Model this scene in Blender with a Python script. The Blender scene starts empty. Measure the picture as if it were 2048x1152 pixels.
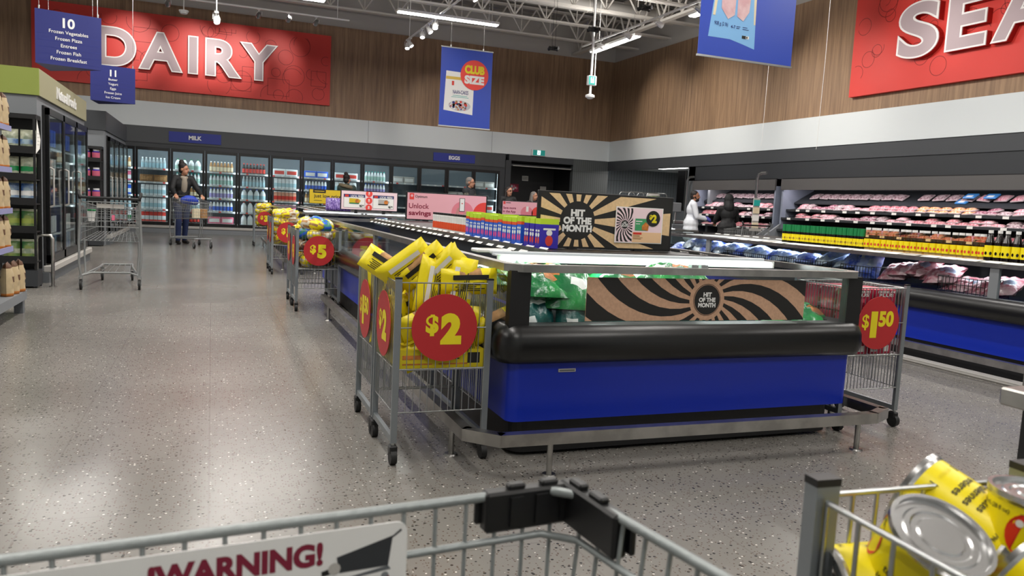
import bpy, math, random
import numpy as np
from mathutils import Matrix, Vector
random.seed(7)
SC = bpy.context.scene
COL = SC.collection

# ------------------------------------------------------------------ camera
yaw, pitch, roll, FPX = 0.37313102, 0.10576874, 0.05153875, 1547.9
fw = Vector((math.sin(yaw)*math.cos(pitch), math.cos(yaw)*math.cos(pitch), -math.sin(pitch)))
rt = Vector((math.cos(yaw), -math.sin(yaw), 0))
up = rt.cross(fw)
r2 = math.cos(roll)*rt + math.sin(roll)*up
u2 = -math.sin(roll)*rt + math.cos(roll)*up
cd = bpy.data.cameras.new('camera')
cam = bpy.data.objects.new('camera', cd); COL.objects.link(cam)
cam.matrix_world = Matrix(((r2.x, u2.x, -fw.x, 0), (r2.y, u2.y, -fw.y, 0), (r2.z, u2.z, -fw.z, 1.2), (0, 0, 0, 1)))
cd.sensor_width = 36; cd.lens = FPX/2048*36; cd.clip_start = 0.05; cd.clip_end = 200
cd.dof.use_dof = True; cd.dof.focus_distance = 5.0; cd.dof.aperture_fstop = 9.0
SC.camera = cam
SC.view_settings.view_transform = 'Standard'
SC.view_settings.look = 'None'
SC.view_settings.exposure = 0.0
SC.view_settings.gamma = 1.0
SC.view_settings.use_curve_mapping = False
SC.cycles.transparent_max_bounces = 24
SC.cycles.max_bounces = 8
SC.cycles.caustics_reflective = False
SC.cycles.caustics_refractive = False
w = bpy.data.worlds.new('world'); SC.world = w; w.use_nodes = True
w.node_tree.nodes['Background'].inputs[0].default_value = (0.8, 0.85, 0.9, 1)
w.node_tree.nodes['Background'].inputs[1].default_value = 0.15

def area_light(name, loc, sx, sy, power, rot=(0, 0, 0), color=(1, 0.97, 0.93), spread=180):
    l = bpy.data.lights.new(name, 'AREA'); l.shape = 'RECTANGLE'; l.size = sx; l.size_y = sy
    l.energy = power; l.color = color; l.spread = math.radians(spread)
    o = bpy.data.objects.new(name, l); COL.objects.link(o); o.location = loc; o.rotation_euler = rot
    return o
def spot_light(name, loc, target, power, angle=40, blend=0.6, color=(1, 0.93, 0.85), r=0.04):
    l = bpy.data.lights.new(name, 'SPOT'); l.energy = power; l.spot_size = math.radians(angle); l.spot_blend = blend
    l.color = color; l.shadow_soft_size = r
    o = bpy.data.objects.new(name, l); COL.objects.link(o); o.location = loc
    d = Vector(target)-Vector(loc); o.rotation_euler = d.to_track_quat('-Z', 'Y').to_euler()
    return o

# ceiling lamps of the shop: (x, y, direction) - long linear fixtures hung at 5.1 m
FIXTURES = [(4.68, 16.45, 'x'), (0.97, 16.45, 'x'), (-2.8, 16.45, 'x'), (8.8, 16.7, 'y'), (8.8, 12.4, 'y'), (8.8, 8.2, 'y'), (8.8, 4.0, 'y'), (8.8, -0.5, 'y'),
            (4.4, 11.2, 'y'), (4.4, 7.0, 'y'), (4.4, 2.6, 'y'), (4.4, -1.8, 'y'), (0.0, 11.2, 'y'), (0.0, 7.0, 'y'), (0.0, 2.6, 'y'), (0.0, -1.8, 'y'),
            (-4.2, 11.2, 'y'), (-4.2, 7.0, 'y'), (-4.2, 2.6, 'y')]
FZ = 5.1
LAMP_W = 118; UP_W = 62
for fx, fy, d in FIXTURES:
    area_light('ceiling_lamp_light', (fx, fy, FZ-0.03), 2.1 if d == 'x' else 0.12, 0.12 if d == 'x' else 2.2, LAMP_W*(0.7 if fy < 3 else 1.0), color=(1, 0.955, 0.9))
    area_light('ceiling_lamp_uplight', (fx, fy, FZ+0.07), 2.1 if d == 'x' else 0.1, 0.1 if d == 'x' else 2.2, UP_W, (math.pi, 0, 0), color=(1, 0.955, 0.9))  # upward light added at each fixture to brighten the ceiling and upper walls
# accent spots on the wall signs and the timber cladding
for tx in (-2.0, -0.5, 0.5, 1.5):
    spot_light('sign_spot_light', (tx+0.25, 20.3, 5.55), (tx, 22.75, 4.7), 260, 46, 1.0, (1, 0.95, 0.88))
for ty in (19.6, 17.0, 13.0):
    spot_light('cladding_spot_light', (9.2, ty+0.3, 5.15), (12.1, ty, 3.9), 190, 70, 0.9, (1, 0.93, 0.84))
for ty in (10.8, 9.6):
    spot_light('sign_spot_light', (9.2, ty, 5.2), (12.1, ty, 4.7), 130, 52, 0.9, (1, 0.95, 0.88))
spot_light('cladding_spot_light', (5.6, 20.0, 5.2), (6.2, 22.8, 3.7), 60, 50, 0.8)
spot_light('poster_spot_light', (4.5, 13.5, 5.1), (4.3, 16.0, 3.4), 50, 50, 0.8)

# ------------------------------------------------------------------ materials
def lin(h):
    h = h.lstrip('#'); out = []
    for i in (0, 2, 4):
        c = int(h[i:i+2], 16)/255
        out.append(c/12.92 if c <= 0.04045 else ((c+0.055)/1.055)**2.4)
    return (*out, 1)
def mat(name, col, rough=0.5, metal=0.0, spec=0.5, emit=0, bump=0, bscale=40, var=0, vscale=6, col2=None, coat=0, stretch=None):
    m = bpy.data.materials.new(name); m.use_nodes = True
    nt = m.node_tree; b = nt.nodes['Principled BSDF']
    c = lin(col) if isinstance(col, str) else col
    b.inputs['Base Color'].default_value = c
    b.inputs['Roughness'].default_value = rough; b.inputs['Metallic'].default_value = metal
    b.inputs['Specular IOR Level'].default_value = spec
    b.inputs['Coat Weight'].default_value = coat
    if emit:
        b.inputs['Emission Color'].default_value = c; b.inputs['Emission Strength'].default_value = emit
    if bump or var or col2:
        tc = nt.nodes.new('ShaderNodeTexCoord'); src = tc.outputs['Object']
        if stretch:
            mp = nt.nodes.new('ShaderNodeMapping'); mp.inputs['Scale'].default_value = stretch
            nt.links.new(src, mp.inputs['Vector']); src = mp.outputs['Vector']
        if bump:
            n = nt.nodes.new('ShaderNodeTexNoise'); n.inputs['Scale'].default_value = bscale; n.inputs['Detail'].default_value = 4
            nt.links.new(src, n.inputs['Vector'])
            bp = nt.nodes.new('ShaderNodeBump'); bp.inputs['Strength'].default_value = bump; bp.inputs['Distance'].default_value = 0.01
            nt.links.new(n.outputs['Fac'], bp.inputs['Height']); nt.links.new(bp.outputs['Normal'], b.inputs['Normal'])
        if var or col2:
            n = nt.nodes.new('ShaderNodeTexNoise'); n.inputs['Scale'].default_value = vscale; n.inputs['Detail'].default_value = 5
            nt.links.new(src, n.inputs['Vector'])
            r = nt.nodes.new('ShaderNodeValToRGB')
            c2 = lin(col2) if col2 else tuple(x*(1-var) for x in c[:3])+(1,)
            r.color_ramp.elements[0].position = 0.4; r.color_ramp.elements[1].position = 0.62
            r.color_ramp.elements[0].color = c2; r.color_ramp.elements[1].color = c
            nt.links.new(n.outputs['Fac'], r.inputs['Fac']); nt.links.new(r.outputs['Color'], b.inputs['Base Color'])
    return m
def glass_mat(name, tint=(0.93, 0.96, 0.96, 1), refl=1.0):
    m = bpy.data.materials.new(name); m.use_nodes = True; nt = m.node_tree; nt.nodes.clear()
    o = nt.nodes.new('ShaderNodeOutputMaterial'); mx = nt.nodes.new('ShaderNodeMixShader')
    t = nt.nodes.new('ShaderNodeBsdfTransparent'); g = nt.nodes.new('ShaderNodeBsdfGlossy'); f = nt.nodes.new('ShaderNodeMath'); lw = nt.nodes.new('ShaderNodeLayerWeight'); pw_ = nt.nodes.new('ShaderNodeMath')
    t.inputs[0].default_value = tint; g.inputs['Roughness'].default_value = 0.03; g.inputs['Color'].default_value = (refl, refl, refl, 1)
    lw.inputs['Blend'].default_value = 0.5; pw_.operation = 'POWER'; pw_.inputs[1].default_value = 5.0; nt.links.new(lw.outputs['Facing'], pw_.inputs[0])
    f.operation = 'MULTIPLY_ADD'; f.inputs[1].default_value = 0.8; f.inputs[2].default_value = 0.03; nt.links.new(pw_.outputs[0], f.inputs[0])
    nt.links.new(f.outputs[0], mx.inputs[0]); nt.links.new(t.outputs[0], mx.inputs[1]); nt.links.new(g.outputs[0], mx.inputs[2])
    nt.links.new(mx.outputs[0], o.inputs[0]); return m
def floor_mat():
    m = bpy.data.materials.new('terrazzo_tile'); m.use_nodes = True; nt = m.node_tree; b = nt.nodes['Principled BSDF']
    tc = nt.nodes.new('ShaderNodeTexCoord'); N = nt.nodes.new; L = nt.links.new
    def mixc(fac, a, bcol):
        x = N('ShaderNodeMix'); x.data_type = 'RGBA'; L(fac, x.inputs[0])
        if isinstance(a, tuple): x.inputs[6].default_value = a
        else: L(a, x.inputs[6])
        x.inputs[7].default_value = bcol; return x.outputs[2]
    big = N('ShaderNodeTexNoise'); big.inputs['Scale'].default_value = 0.9; L(tc.outputs['Object'], big.inputs['Vector'])
    rp = N('ShaderNodeValToRGB'); rp.color_ramp.elements[0].color = lin('#76736e'); rp.color_ramp.elements[1].color = lin('#807d78')
    rp.color_ramp.elements[0].position = 0.35; rp.color_ramp.elements[1].position = 0.65
    L(big.outputs['Fac'], rp.inputs[0]); c = rp.outputs[0]
    for sc_, th, cc, seed, sl in ((58, 0.2, '#33312f', 0, 0.8), (52, 0.14, '#d5d0c8', 3.3, 0.87), (95, 0.22, '#5d5148', 7.1, 0.72)):
        mp = N('ShaderNodeMapping'); mp.inputs['Location'].default_value = (seed, seed, 0); L(tc.outputs['Object'], mp.inputs[0])
        v = N('ShaderNodeTexVoronoi'); v.inputs['Scale'].default_value = sc_; L(mp.outputs[0], v.inputs['Vector'])
        sel = N('ShaderNodeSeparateColor'); L(v.outputs['Color'], sel.inputs[0])
        g1 = N('ShaderNodeMath'); g1.operation = 'LESS_THAN'; g1.inputs[1].default_value = th*1.6; L(v.outputs['Distance'], g1.inputs[0])
        g2 = N('ShaderNodeMath'); g2.operation = 'GREATER_THAN'; g2.inputs[1].default_value = sl; L(sel.outputs[0], g2.inputs[0])
        g3 = N('ShaderNodeMath'); g3.operation = 'MULTIPLY'; L(g1.outputs[0], g3.inputs[0]); L(g2.outputs[0], g3.inputs[1])
        c = mixc(g3.outputs[0], c, lin(cc))
    br = N('ShaderNodeTexBrick'); br.offset = 0; br.inputs['Scale'].default_value = 1.0; br.inputs['Mortar Size'].default_value = 0.0035
    br.inputs['Brick Width'].default_value = 0.61; br.inputs['Row Height'].default_value = 0.61; br.inputs['Mortar Smooth'].default_value = 0
    L(tc.outputs['Object'], br.inputs['Vector'])
    fm = N('ShaderNodeMath'); fm.operation = 'MULTIPLY'; fm.inputs[1].default_value = 0.3; L(br.outputs['Fac'], fm.inputs[0])
    c = mixc(fm.outputs[0], c, lin('#5c5751'))
    L(c, b.inputs['Base Color'])
    rn = N('ShaderNodeMapRange'); rn.inputs[3].default_value = 0.17; rn.inputs[4].default_value = 0.3; L(big.outputs['Fac'], rn.inputs[0])
    L(rn.outputs[0], b.inputs['Roughness']); b.inputs['Specular IOR Level'].default_value = 0.5
    return m
def wood_mat():
    m = bpy.data.materials.new('wood_cladding'); m.use_nodes = True; nt = m.node_tree; b = nt.nodes['Principled BSDF']
    N = nt.nodes.new; L = nt.links.new
    tc = N('ShaderNodeTexCoord'); mp = N('ShaderNodeMapping'); mp.inputs['Scale'].default_value = (7, 7, 0.35); L(tc.outputs['Object'], mp.inputs[0])
    n = N('ShaderNodeTexNoise'); n.inputs['Scale'].default_value = 2.2; n.inputs['Detail'].default_value = 8; n.inputs['Roughness'].default_value = 0.62; L(mp.outputs[0], n.inputs['Vector'])
    r = N('ShaderNodeValToRGB'); r.color_ramp.elements[0].position = 0.32; r.color_ramp.elements[1].position = 0.72
    r.color_ramp.elements[0].color = lin('#7d6450'); r.color_ramp.elements[1].color = lin('#a88a6c')
    L(n.outputs['Fac'], r.inputs[0])
    mp2 = N('ShaderNodeMapping'); mp2.inputs['Scale'].default_value = (0.82, 0.82, 0.0); L(tc.outputs['Object'], mp2.inputs[0])
    v = N('ShaderNodeTexWhiteNoise'); fl = N('ShaderNodeVectorMath'); fl.operation = 'FLOOR'; L(mp2.outputs[0], fl.inputs[0]); L(fl.outputs[0], v.inputs['Vector'])
    mr = N('ShaderNodeMapRange'); mr.inputs[3].default_value = 0.92; mr.inputs[4].default_value = 1.08; L(v.outputs['Value'], mr.inputs[0])
    hs = N('ShaderNodeHueSaturation'); L(r.outputs[0], hs.inputs['Color']); L(mr.outputs[0], hs.inputs['Value'])
    L(hs.outputs[0], b.inputs['Base Color']); b.inputs['Roughness'].default_value = 0.45; b.inputs['Specular IOR Level'].default_value = 0.3
    return m
def tile_mat(name, c1, c2, wd, ht):
    m = bpy.data.materials.new(name); m.use_nodes = True; nt = m.node_tree; b = nt.nodes['Principled BSDF']; N = nt.nodes.new; L = nt.links.new
    tc = N('ShaderNodeTexCoord'); mp = N('ShaderNodeMapping'); mp.inputs['Rotation'].default_value = (math.pi/2, 0, 0); L(tc.outputs['Object'], mp.inputs[0])
    br = N('ShaderNodeTexBrick'); br.offset = 0.0; br.inputs['Scale'].default_value = 1; br.inputs['Brick Width'].default_value = wd; br.inputs['Row Height'].default_value = ht
    br.inputs['Mortar Size'].default_value = 0.006; br.inputs['Color1'].default_value = lin(c1); br.inputs['Color2'].default_value = lin(c1); br.inputs['Mortar'].default_value = lin(c2)
    L(mp.outputs[0], br.inputs['Vector']); L(br.outputs['Color'], b.inputs['Base Color']); b.inputs['Roughness'].default_value = 0.35
    return m
def red_mat():
    m = mat('sign_red', '#c5231c', 0.5); return m

FLOOR = floor_mat(); WOOD = wood_mat()
WHITE = mat('white_paint', '#d8dee0', 0.6); WHITEB = mat('white_plastic', '#e8e8e6', 0.45); PAPER = mat('white_paper', '#efeee9', 0.7)
GREYC = mat('ceiling_grey', '#b3b0ab', 0.8); GREYD = mat('deck_grey', '#9a9894', 0.8); JOIST = mat('joist_white', '#cdc9c2', 0.7)
FASC = mat('charcoal_fascia', '#3f4246', 0.5); FASC2 = mat('dark_charcoal', '#2e3135', 0.5); BLACK = mat('black_plastic', '#0e0e10', 0.45); BLKG = mat('black_gloss', '#0b0b0c', 0.25)
BUMP = mat('black_bumper', '#0c0c0d', 0.3, bump=0.03, bscale=300); GREY = mat('grey_panel', '#7b7f83', 0.5); GREY2 = mat('mid_grey', '#5f6367', 0.5)
TILE = tile_mat('grey_wall_tile', '#565a5a', '#3a3d3d', 0.075, 1.2); TILE2 = tile_mat('grey_kitchen_tile', '#7a8084', '#45494b', 0.11, 0.75)
RED = mat('sign_red', '#d6352c', 0.5); DRED = mat('red_line', '#8f1612', 0.6); LET = mat('letter_face', '#b8a6ab', 0.6); LETE = mat('letter_edge', '#f2efee', 0.4); LETS = mat('letter_side', '#a81a16', 0.5)
BLUE = mat('panel_blue', '#0a2aa6', 0.35); SBLUE = mat('sign_blue', '#16278a', 0.5); NAVY = mat('sign_navy', '#151f6e', 0.55); PBLUE = mat('poster_blue', '#2547b8', 0.35)
STEEL = mat('steel', '#b8b6b2', 0.3, 1.0, var=0.25, vscale=9); CHROME = mat('chrome_wire', '#b5b8b8', 0.28, 1.0); GALV = mat('galvanised_grey', '#8c9296', 0.4, 0.6)
CARTM = mat('cart_grey', '#8d9090', 0.4, 0.35); CARTD = mat('cart_dark', '#6f7270', 0.4, 0.6); RUB = mat('rubber', '#161616', 0.6); DISCR = mat('disc_red', '#b3262a', 0.45); DISCY = mat('disc_yellow', '#e6d417', 0.5)
YEL = mat('package_yellow', '#f0dc0e', 0.4, bump=0.12, bscale=60); TAN = mat('bread_tan', '#b98a55', 0.6, var=0.35, vscale=25); INK = mat('ink_black', '#161513', 0.6)
CLEAR = mat('clear_film', '#cfc7b4', 0.2); GLASS = glass_mat('glass_clear'); GLASSD = glass_mat('glass_door', (0.86, 0.9, 0.9, 1))
KRAFT = mat('kraft_paper', '#c9a184', 0.75, var=0.12, vscale=60); KRAFT2 = mat('kraft_light', '#e3c294', 0.75, var=0.1, vscale=60)
LED = mat('led_white', (1, 0.98, 0.95, 1), 0.5, emit=9); LEDC = mat('cooler_led', (0.85, 0.95, 1, 1), 0.5, emit=3.5); SHELFW = mat('shelf_white', '#c6ccd0', 0.5)
COOLB = mat('cooler_back', '#5f676c', 0.6); PINK = mat('sign_pink', '#f0b2bd', 0.55); PINK2 = mat('sign_pale_pink', '#f2d8de', 0.55); CORAL = mat('sign_coral', '#e8453c', 0.55); PINKD = mat('pink_circle', '#e58592', 0.55); MAROON = mat('maroon_text', '#8a1538', 0.6)
SYEL = mat('sign_yellow', '#d3b51d', 0.55); GREEN = mat('cap_green', '#0f7a42', 0.4); GBAG = mat('bag_green', '#1fa648', 0.22, bump=0.5, bscale=26, col2='#0d6a38', vscale=7); GBAGD = mat('bag_teal', '#0d3f42', 0.25, bump=0.5, bscale=26, col2='#16605a', vscale=9)
ORANGE = mat('orange_food', '#d98336', 0.5, var=0.4, vscale=30); OLIVE = mat('olive_header', '#8d9a45', 0.55); OLIVE2 = mat('khaki_header', '#9a9678', 0.55)
SKIN = mat('skin', '#b98569', 0.55); SKIN2 = mat('skin_tan', '#a06d52', 0.55); HAIR = mat('dark_hair', '#1c1412', 0.6, bump=0.3, bscale=80); HAIRG = mat('grey_hair', '#77716c', 0.7)
JBLK = mat('black_jacket', '#121315', 0.7, bump=0.25, bscale=18); JEAN = mat('denim', '#26335c', 0.8); HOOD = mat('beige_hoodie', '#9c9283', 0.85); COATW = mat('white_coat', '#dfe3ea', 0.75, bump=0.2, bscale=14); COATG = mat('green_parka', '#3c4a44', 0.8); FUR = mat('fur_trim', '#8f8268', 0.95, bump=1.0, bscale=70, var=0.4, vscale=40); VEST = mat('dark_vest', '#22262a', 0.8); CAMO = mat('patterned_sleeve', '#7a7566', 0.8, col2='#3c3d34', vscale=14); TROU = mat('dark_trousers', '#17181c', 0.8); GLOVE = mat('blue_glove', '#4a4aa8', 0.5); SHOE = mat('dark_shoe', '#1b1714', 0.6); LIP = mat('lip', '#8c4a45', 0.5); EYE = mat('eye_dark', '#120d0b', 0.3)
MEAT = mat('meat_pink', '#b96c7a', 0.3, col2='#d9b3b8', vscale=34, bump=0.2, bscale=50); MEATR = mat('meat_red', '#a5404f', 0.3, col2='#cf9aa0', vscale=30, bump=0.2, bscale=50); MEATD = mat('meat_dark', '#6b3346', 0.25, col2='#a87a86', vscale=30); MEATO = mat('meat_orange', '#c9743e', 0.25, col2='#e0b090', vscale=30); TRAYW = mat('tray_white', '#b9a9ac', 0.4); FILM = mat('wrapped_meat', '#7d5f66', 0.22, col2='#b9a6aa', vscale=26, bump=0.3, bscale=40); PBLU = mat('pack_blue', '#3f86c9', 0.35)
BAGW = mat('bag_white_film', '#cdd5de', 0.2, bump=0.6, bscale=22, col2='#8fa0bd', vscale=10); BAGB = mat('bag_blue_film', '#2f4ec4', 0.2, bump=0.6, bscale=22, col2='#a9b8e6', vscale=9); BAGP = mat('bag_pink_film', '#d9b3b9', 0.2, bump=0.6, bscale=22, col2='#a55a68', vscale=14)
COFF = mat('coffee_bag', '#c9b48e', 0.45, bump=0.25, bscale=18, var=0.2, vscale=8); COFD = mat('coffee_brown', '#5b3a22', 0.5); COFO = mat('coffee_orange', '#c77a33', 0.5); CHIPW = mat('chip_bag_white', '#c9cbb2', 0.3, bump=0.4, bscale=18, col2='#7f8a76', vscale=9); CHIPG = mat('chip_bag_green', '#2a6a3e', 0.3, bump=0.4, bscale=18, col2='#7d8a4a', vscale=9); CHIPB = mat('chip_bag_blue', '#2c5fa8', 0.3, bump=0.4, bscale=18, col2='#9fb4bf', vscale=9); TRIMV = mat('price_rail', '#8f90b8', 0.5)
CANL = mat('can_lid', '#c4c4c4', 0.25, 1.0); CANY = mat('can_yellow', '#f2de0c', 0.35); TOM = mat('tomato_red', '#d8281f', 0.4); CREAM = mat('cream_label', '#e8d9b8', 0.5)
P_BLUE = mat('box_blue', '#2a5fd0', 0.4); P_GRN = mat('box_lime', '#b7d62a', 0.45); P_PNK = mat('box_pink', '#e8458a', 0.45); P_ORG = mat('bottle_orange', '#e2552a', 0.4); P_VIO = mat('box_violet', '#3426a8', 0.4); P_RED = mat('box_red', '#d33a2e', 0.45); PURP = mat('bag_purple', '#4b2a86', 0.3, col2='#a58fd0', vscale=40)
CRIM = mat('box_crimson', '#a81c3c', 0.45); AMBER = glass_mat('oil_amber', (0.93, 0.78, 0.55, 1)); BROWN = mat('cardboard_brown', '#8a6238', 0.8); SOY = mat('soy_black', '#120a08', 0.15); MILKW = mat('milk_white', '#e3e8ea', 0.4); CYAN = mat('label_cyan', '#a4c8d4', 0.4); TEAL = mat('exit_teal', '#1c8f86', 0.5, emit=0.35); BAGCL = mat('cloth_blue', '#1f3fb0', 0.6, bump=0.3, bscale=12)

# ------------------------------------------------------------------ mesh builder
_tc = {}
def text_geo(s, bold, extrude):
    k = (s, bold, extrude)
    if k in _tc: return _tc[k]
    cu = bpy.data.curves.new('lettering', 'FONT'); cu.body = s; cu.size = 1; cu.offset = bold; cu.extrude = extrude; cu.resolution_u = 12 if extrude else 4
    cu.fill_mode = 'BOTH' if extrude else 'FRONT'
    o = bpy.data.objects.new('lettering', cu); COL.objects.link(o)
    dg = bpy.context.evaluated_depsgraph_get(); me = bpy.data.meshes.new_from_object(o.evaluated_get(dg))
    v = [tuple(x.co) for x in me.vertices]; f = [tuple(p.vertices) for p in me.polygons]
    bpy.data.objects.remove(o); bpy.data.meshes.remove(me); bpy.data.curves.remove(cu)
    xs = [a[0] for a in v] or [0, 1]; ys = [a[1] for a in v] or [0, 1]
    _tc[k] = (v, f, min(xs), max(xs), min(ys), max(ys)); return _tc[k]
CAPH = 0.69
def clip_rect(P, r):
    for ax, lim, sg in ((0, r[0], 1), (0, r[2], -1), (1, r[1], 1), (1, r[3], -1)):
        out = []
        for i in range(len(P)):
            a, b = P[i-1], P[i]; da = sg*(a[ax]-lim); db = sg*(b[ax]-lim)
            if (da >= 0) != (db >= 0):
                t = da/(da-db); out.append((a[0]+t*(b[0]-a[0]), a[1]+t*(b[1]-a[1])))
            if db >= 0: out.append(b)
        P = out
        if len(P) < 3: return []
    return P
class MB:
    def __init__(s, M=None):
        s.v = []; s.f = []; s.mi = []; s.sm = []; s.mats = []; s.M = M or Matrix.Identity(4); s.ls = 0.0008
    def midx(s, m):
        if m not in s.mats: s.mats.append(m)
        return s.mats.index(m)
    def add(s, V, F, m, smooth=False):
        b = len(s.v); M = s.M
        s.v += [tuple(M @ Vector(p)) for p in V]
        k = s.midx(m) if not isinstance(m, list) else None
        for i, f in enumerate(F):
            s.f.append(tuple(b+j for j in f)); s.mi.append(k if k is not None else s.midx(m[i])); s.sm.append(smooth)
    def box(s, x0, x1, y0, y1, z0, z1, m, c=0.0):
        if c <= 0:
            V = [(x, y, z) for z in (z0, z1) for y in (y0, y1) for x in (x0, x1)]
            s.add(V, [(0, 2, 3, 1), (4, 5, 7, 6), (0, 1, 5, 4), (2, 6, 7, 3), (0, 4, 6, 2), (1, 3, 7, 5)], m); return
        V = []; idx = {}
        for X, sx in ((x0, 1), (x1, -1)):
            for Y, sy in ((y0, 1), (y1, -1)):
                for Z, sz in ((z0, 1), (z1, -1)):
                    for a in range(3):
                        idx[(sx, sy, sz, a)] = len(V)
                        V.append((X+(0 if a == 0 else sx*c), Y+(0 if a == 1 else sy*c), Z+(0 if a == 2 else sz*c)))
        F = []; S = (1, -1)
        for q in S:
            F.append([idx[(q, a, b, 0)] for a, b in ((1, 1), (-1, 1), (-1, -1), (1, -1))])
            F.append([idx[(a, q, b, 1)] for a, b in ((1, 1), (-1, 1), (-1, -1), (1, -1))])
            F.append([idx[(a, b, q, 2)] for a, b in ((1, 1), (-1, 1), (-1, -1), (1, -1))])
        for a in S:
            for b in S:
                F.append([idx[(1, a, b, 1)], idx[(-1, a, b, 1)], idx[(-1, a, b, 2)], idx[(1, a, b, 2)]])
                F.append([idx[(a, 1, b, 0)], idx[(a, -1, b, 0)], idx[(a, -1, b, 2)], idx[(a, 1, b, 2)]])
                F.append([idx[(a, b, 1, 0)], idx[(a, b, -1, 0)], idx[(a, b, -1, 1)], idx[(a, b, 1, 1)]])
                for d in S: F.append([idx[(a, b, d, 0)], idx[(a, b, d, 1)], idx[(a, b, d, 2)]])
        ctr = Vector(((x0+x1)/2, (y0+y1)/2, (z0+z1)/2)); G = []
        for f in F:
            P = [Vector(V[i]) for i in f]; n = (P[1]-P[0]).cross(P[2]-P[0]); m0 = sum(P, Vector())/len(P)-ctr
            G.append(tuple(f) if n.dot(m0) > 0 else tuple(reversed(f)))
        s.add(V, G, m)
    def tube(s, p, q, r, m, n=6, r2=None, cap=True):
        p = Vector(p); q = Vector(q); d = (q-p); 
        if d.length < 1e-6: return
        d.normalize(); a = d.orthogonal().normalized(); b = d.cross(a); r2 = r if r2 is None else r2
        V = []
        for P, R in ((p, r), (q, r2)):
            for i in range(n):
                t = 2*math.pi*i/n; V.append(P+R*(math.cos(t)*a+math.sin(t)*b))
        F = [(i, (i+1) % n, n+(i+1) % n, n+i) for i in range(n)]
        s.add(V, F, m, True)
        if cap: s.add(V, [tuple(reversed(range(n))), tuple(range(n, 2*n))], m)
    def path(s, pts, r, m, n=6, closed=False):
        pts = [Vector(p) for p in pts]; k = len(pts); V = []
        a0 = None
        for i in range(k):
            d1 = pts[i]-pts[i-1] if (i > 0 or closed) else pts[1]-pts[0]
            d2 = pts[(i+1) % k]-pts[i] if (i < k-1 or closed) else d1
            t = (d1.normalized()+d2.normalized())
            t = t.normalized() if t.length > 1e-6 else d1.normalized()
            if a0 is None: a = t.orthogonal().normalized()
            else:
                a = a0-t*a0.dot(t); a = a.normalized() if a.length > 1e-6 else t.orthogonal().normalized()
            a0 = a; b = t.cross(a)
            for j in range(n):
                w_ = 2*math.pi*j/n; V.append(pts[i]+r*(math.cos(w_)*a+math.sin(w_)*b))
        F = []
        for i in range(k if closed else k-1):
            i2 = (i+1) % k
            for j in range(n): F.append((i*n+j, i*n+(j+1) % n, i2*n+(j+1) % n, i2*n+j))
        s.add(V, F, m, True)
        if not closed: s.add(V, [tuple(reversed(range(n))), tuple(range((k-1)*n, k*n))], m)
    def lathe(s, prof, m, n=14, c=(0, 0, 0), smooth=False):
        mats = m if isinstance(m, list) else [m]*(len(prof)-1)
        for k in range(len(prof)-1):
            (r1, z1), (r2_, z2) = prof[k], prof[k+1]; V = []
            for r, z in ((r1, z1), (r2_, z2)):
                for i in range(n):
                    t = 2*math.pi*i/n; V.append((c[0]+r*math.cos(t), c[1]+r*math.sin(t), c[2]+z))
            if r1 < 1e-6: F = [(0, n+(i+1) % n, n+i) for i in range(n)]
            elif r2_ < 1e-6: F = [(i, (i+1) % n, n) for i in range(n)]
            else: F = [(i, (i+1) % n, n+(i+1) % n, n+i) for i in range(n)]
            s.add(V, F, mats[k], abs(z1-z2) > 1e-6)
    def sph(s, c, r, m=None, nu=12, nv=8):
        r = (r, r, r) if not isinstance(r, tuple) else r
        V = [(c[0], c[1], c[2]-r[2])]
        for j in range(1, nv):
            t = math.pi*j/nv
            for i in range(nu):
                p = 2*math.pi*i/nu; V.append((c[0]+r[0]*math.sin(t)*math.cos(p), c[1]+r[1]*math.sin(t)*math.sin(p), c[2]-r[2]*math.cos(t)))
        V.append((c[0], c[1], c[2]+r[2])); F = []
        for i in range(nu): F.append((0, 1+(i+1) % nu, 1+i)); F.append((len(V)-1, len(V)-1-nu+i, len(V)-1-nu+(i+1) % nu))
        for j in range(nv-2):
            for i in range(nu):
                a = 1+j*nu+i; b = 1+j*nu+(i+1) % nu; F.append((a, b, b+nu, a+nu))
        s.add(V, F, m, True)
    def caps(s, p, q, r1, r2, m=None, n=10):
        s.tube(p, q, r1, m, n, r2, False); s.sph(tuple(p), r1, m, n, 6); s.sph(tuple(q), r2, m, n, 6)
    # flat artwork in the local xy plane (layer = height step)
    def rect(s, u0, v0, u1, v1, m, l=0): s.add([(u0, v0, l*s.ls), (u1, v0, l*s.ls), (u1, v1, l*s.ls), (u0, v1, l*s.ls)], [(0, 1, 2, 3)], m)
    def poly(s, P, m, l=0, clip=None):
        if clip: P = clip_rect(P, clip)
        if len(P) >= 3: s.add([(p[0], p[1], l*s.ls) for p in P], [tuple(range(len(P)))], m)
    def disc(s, cx, cy, r, m, l=0, clip=None, n=32, ry=None):
        ry = ry or r; s.poly([(cx+r*math.cos(2*math.pi*i/n), cy+ry*math.sin(2*math.pi*i/n)) for i in range(n)], m, l, clip)
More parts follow.
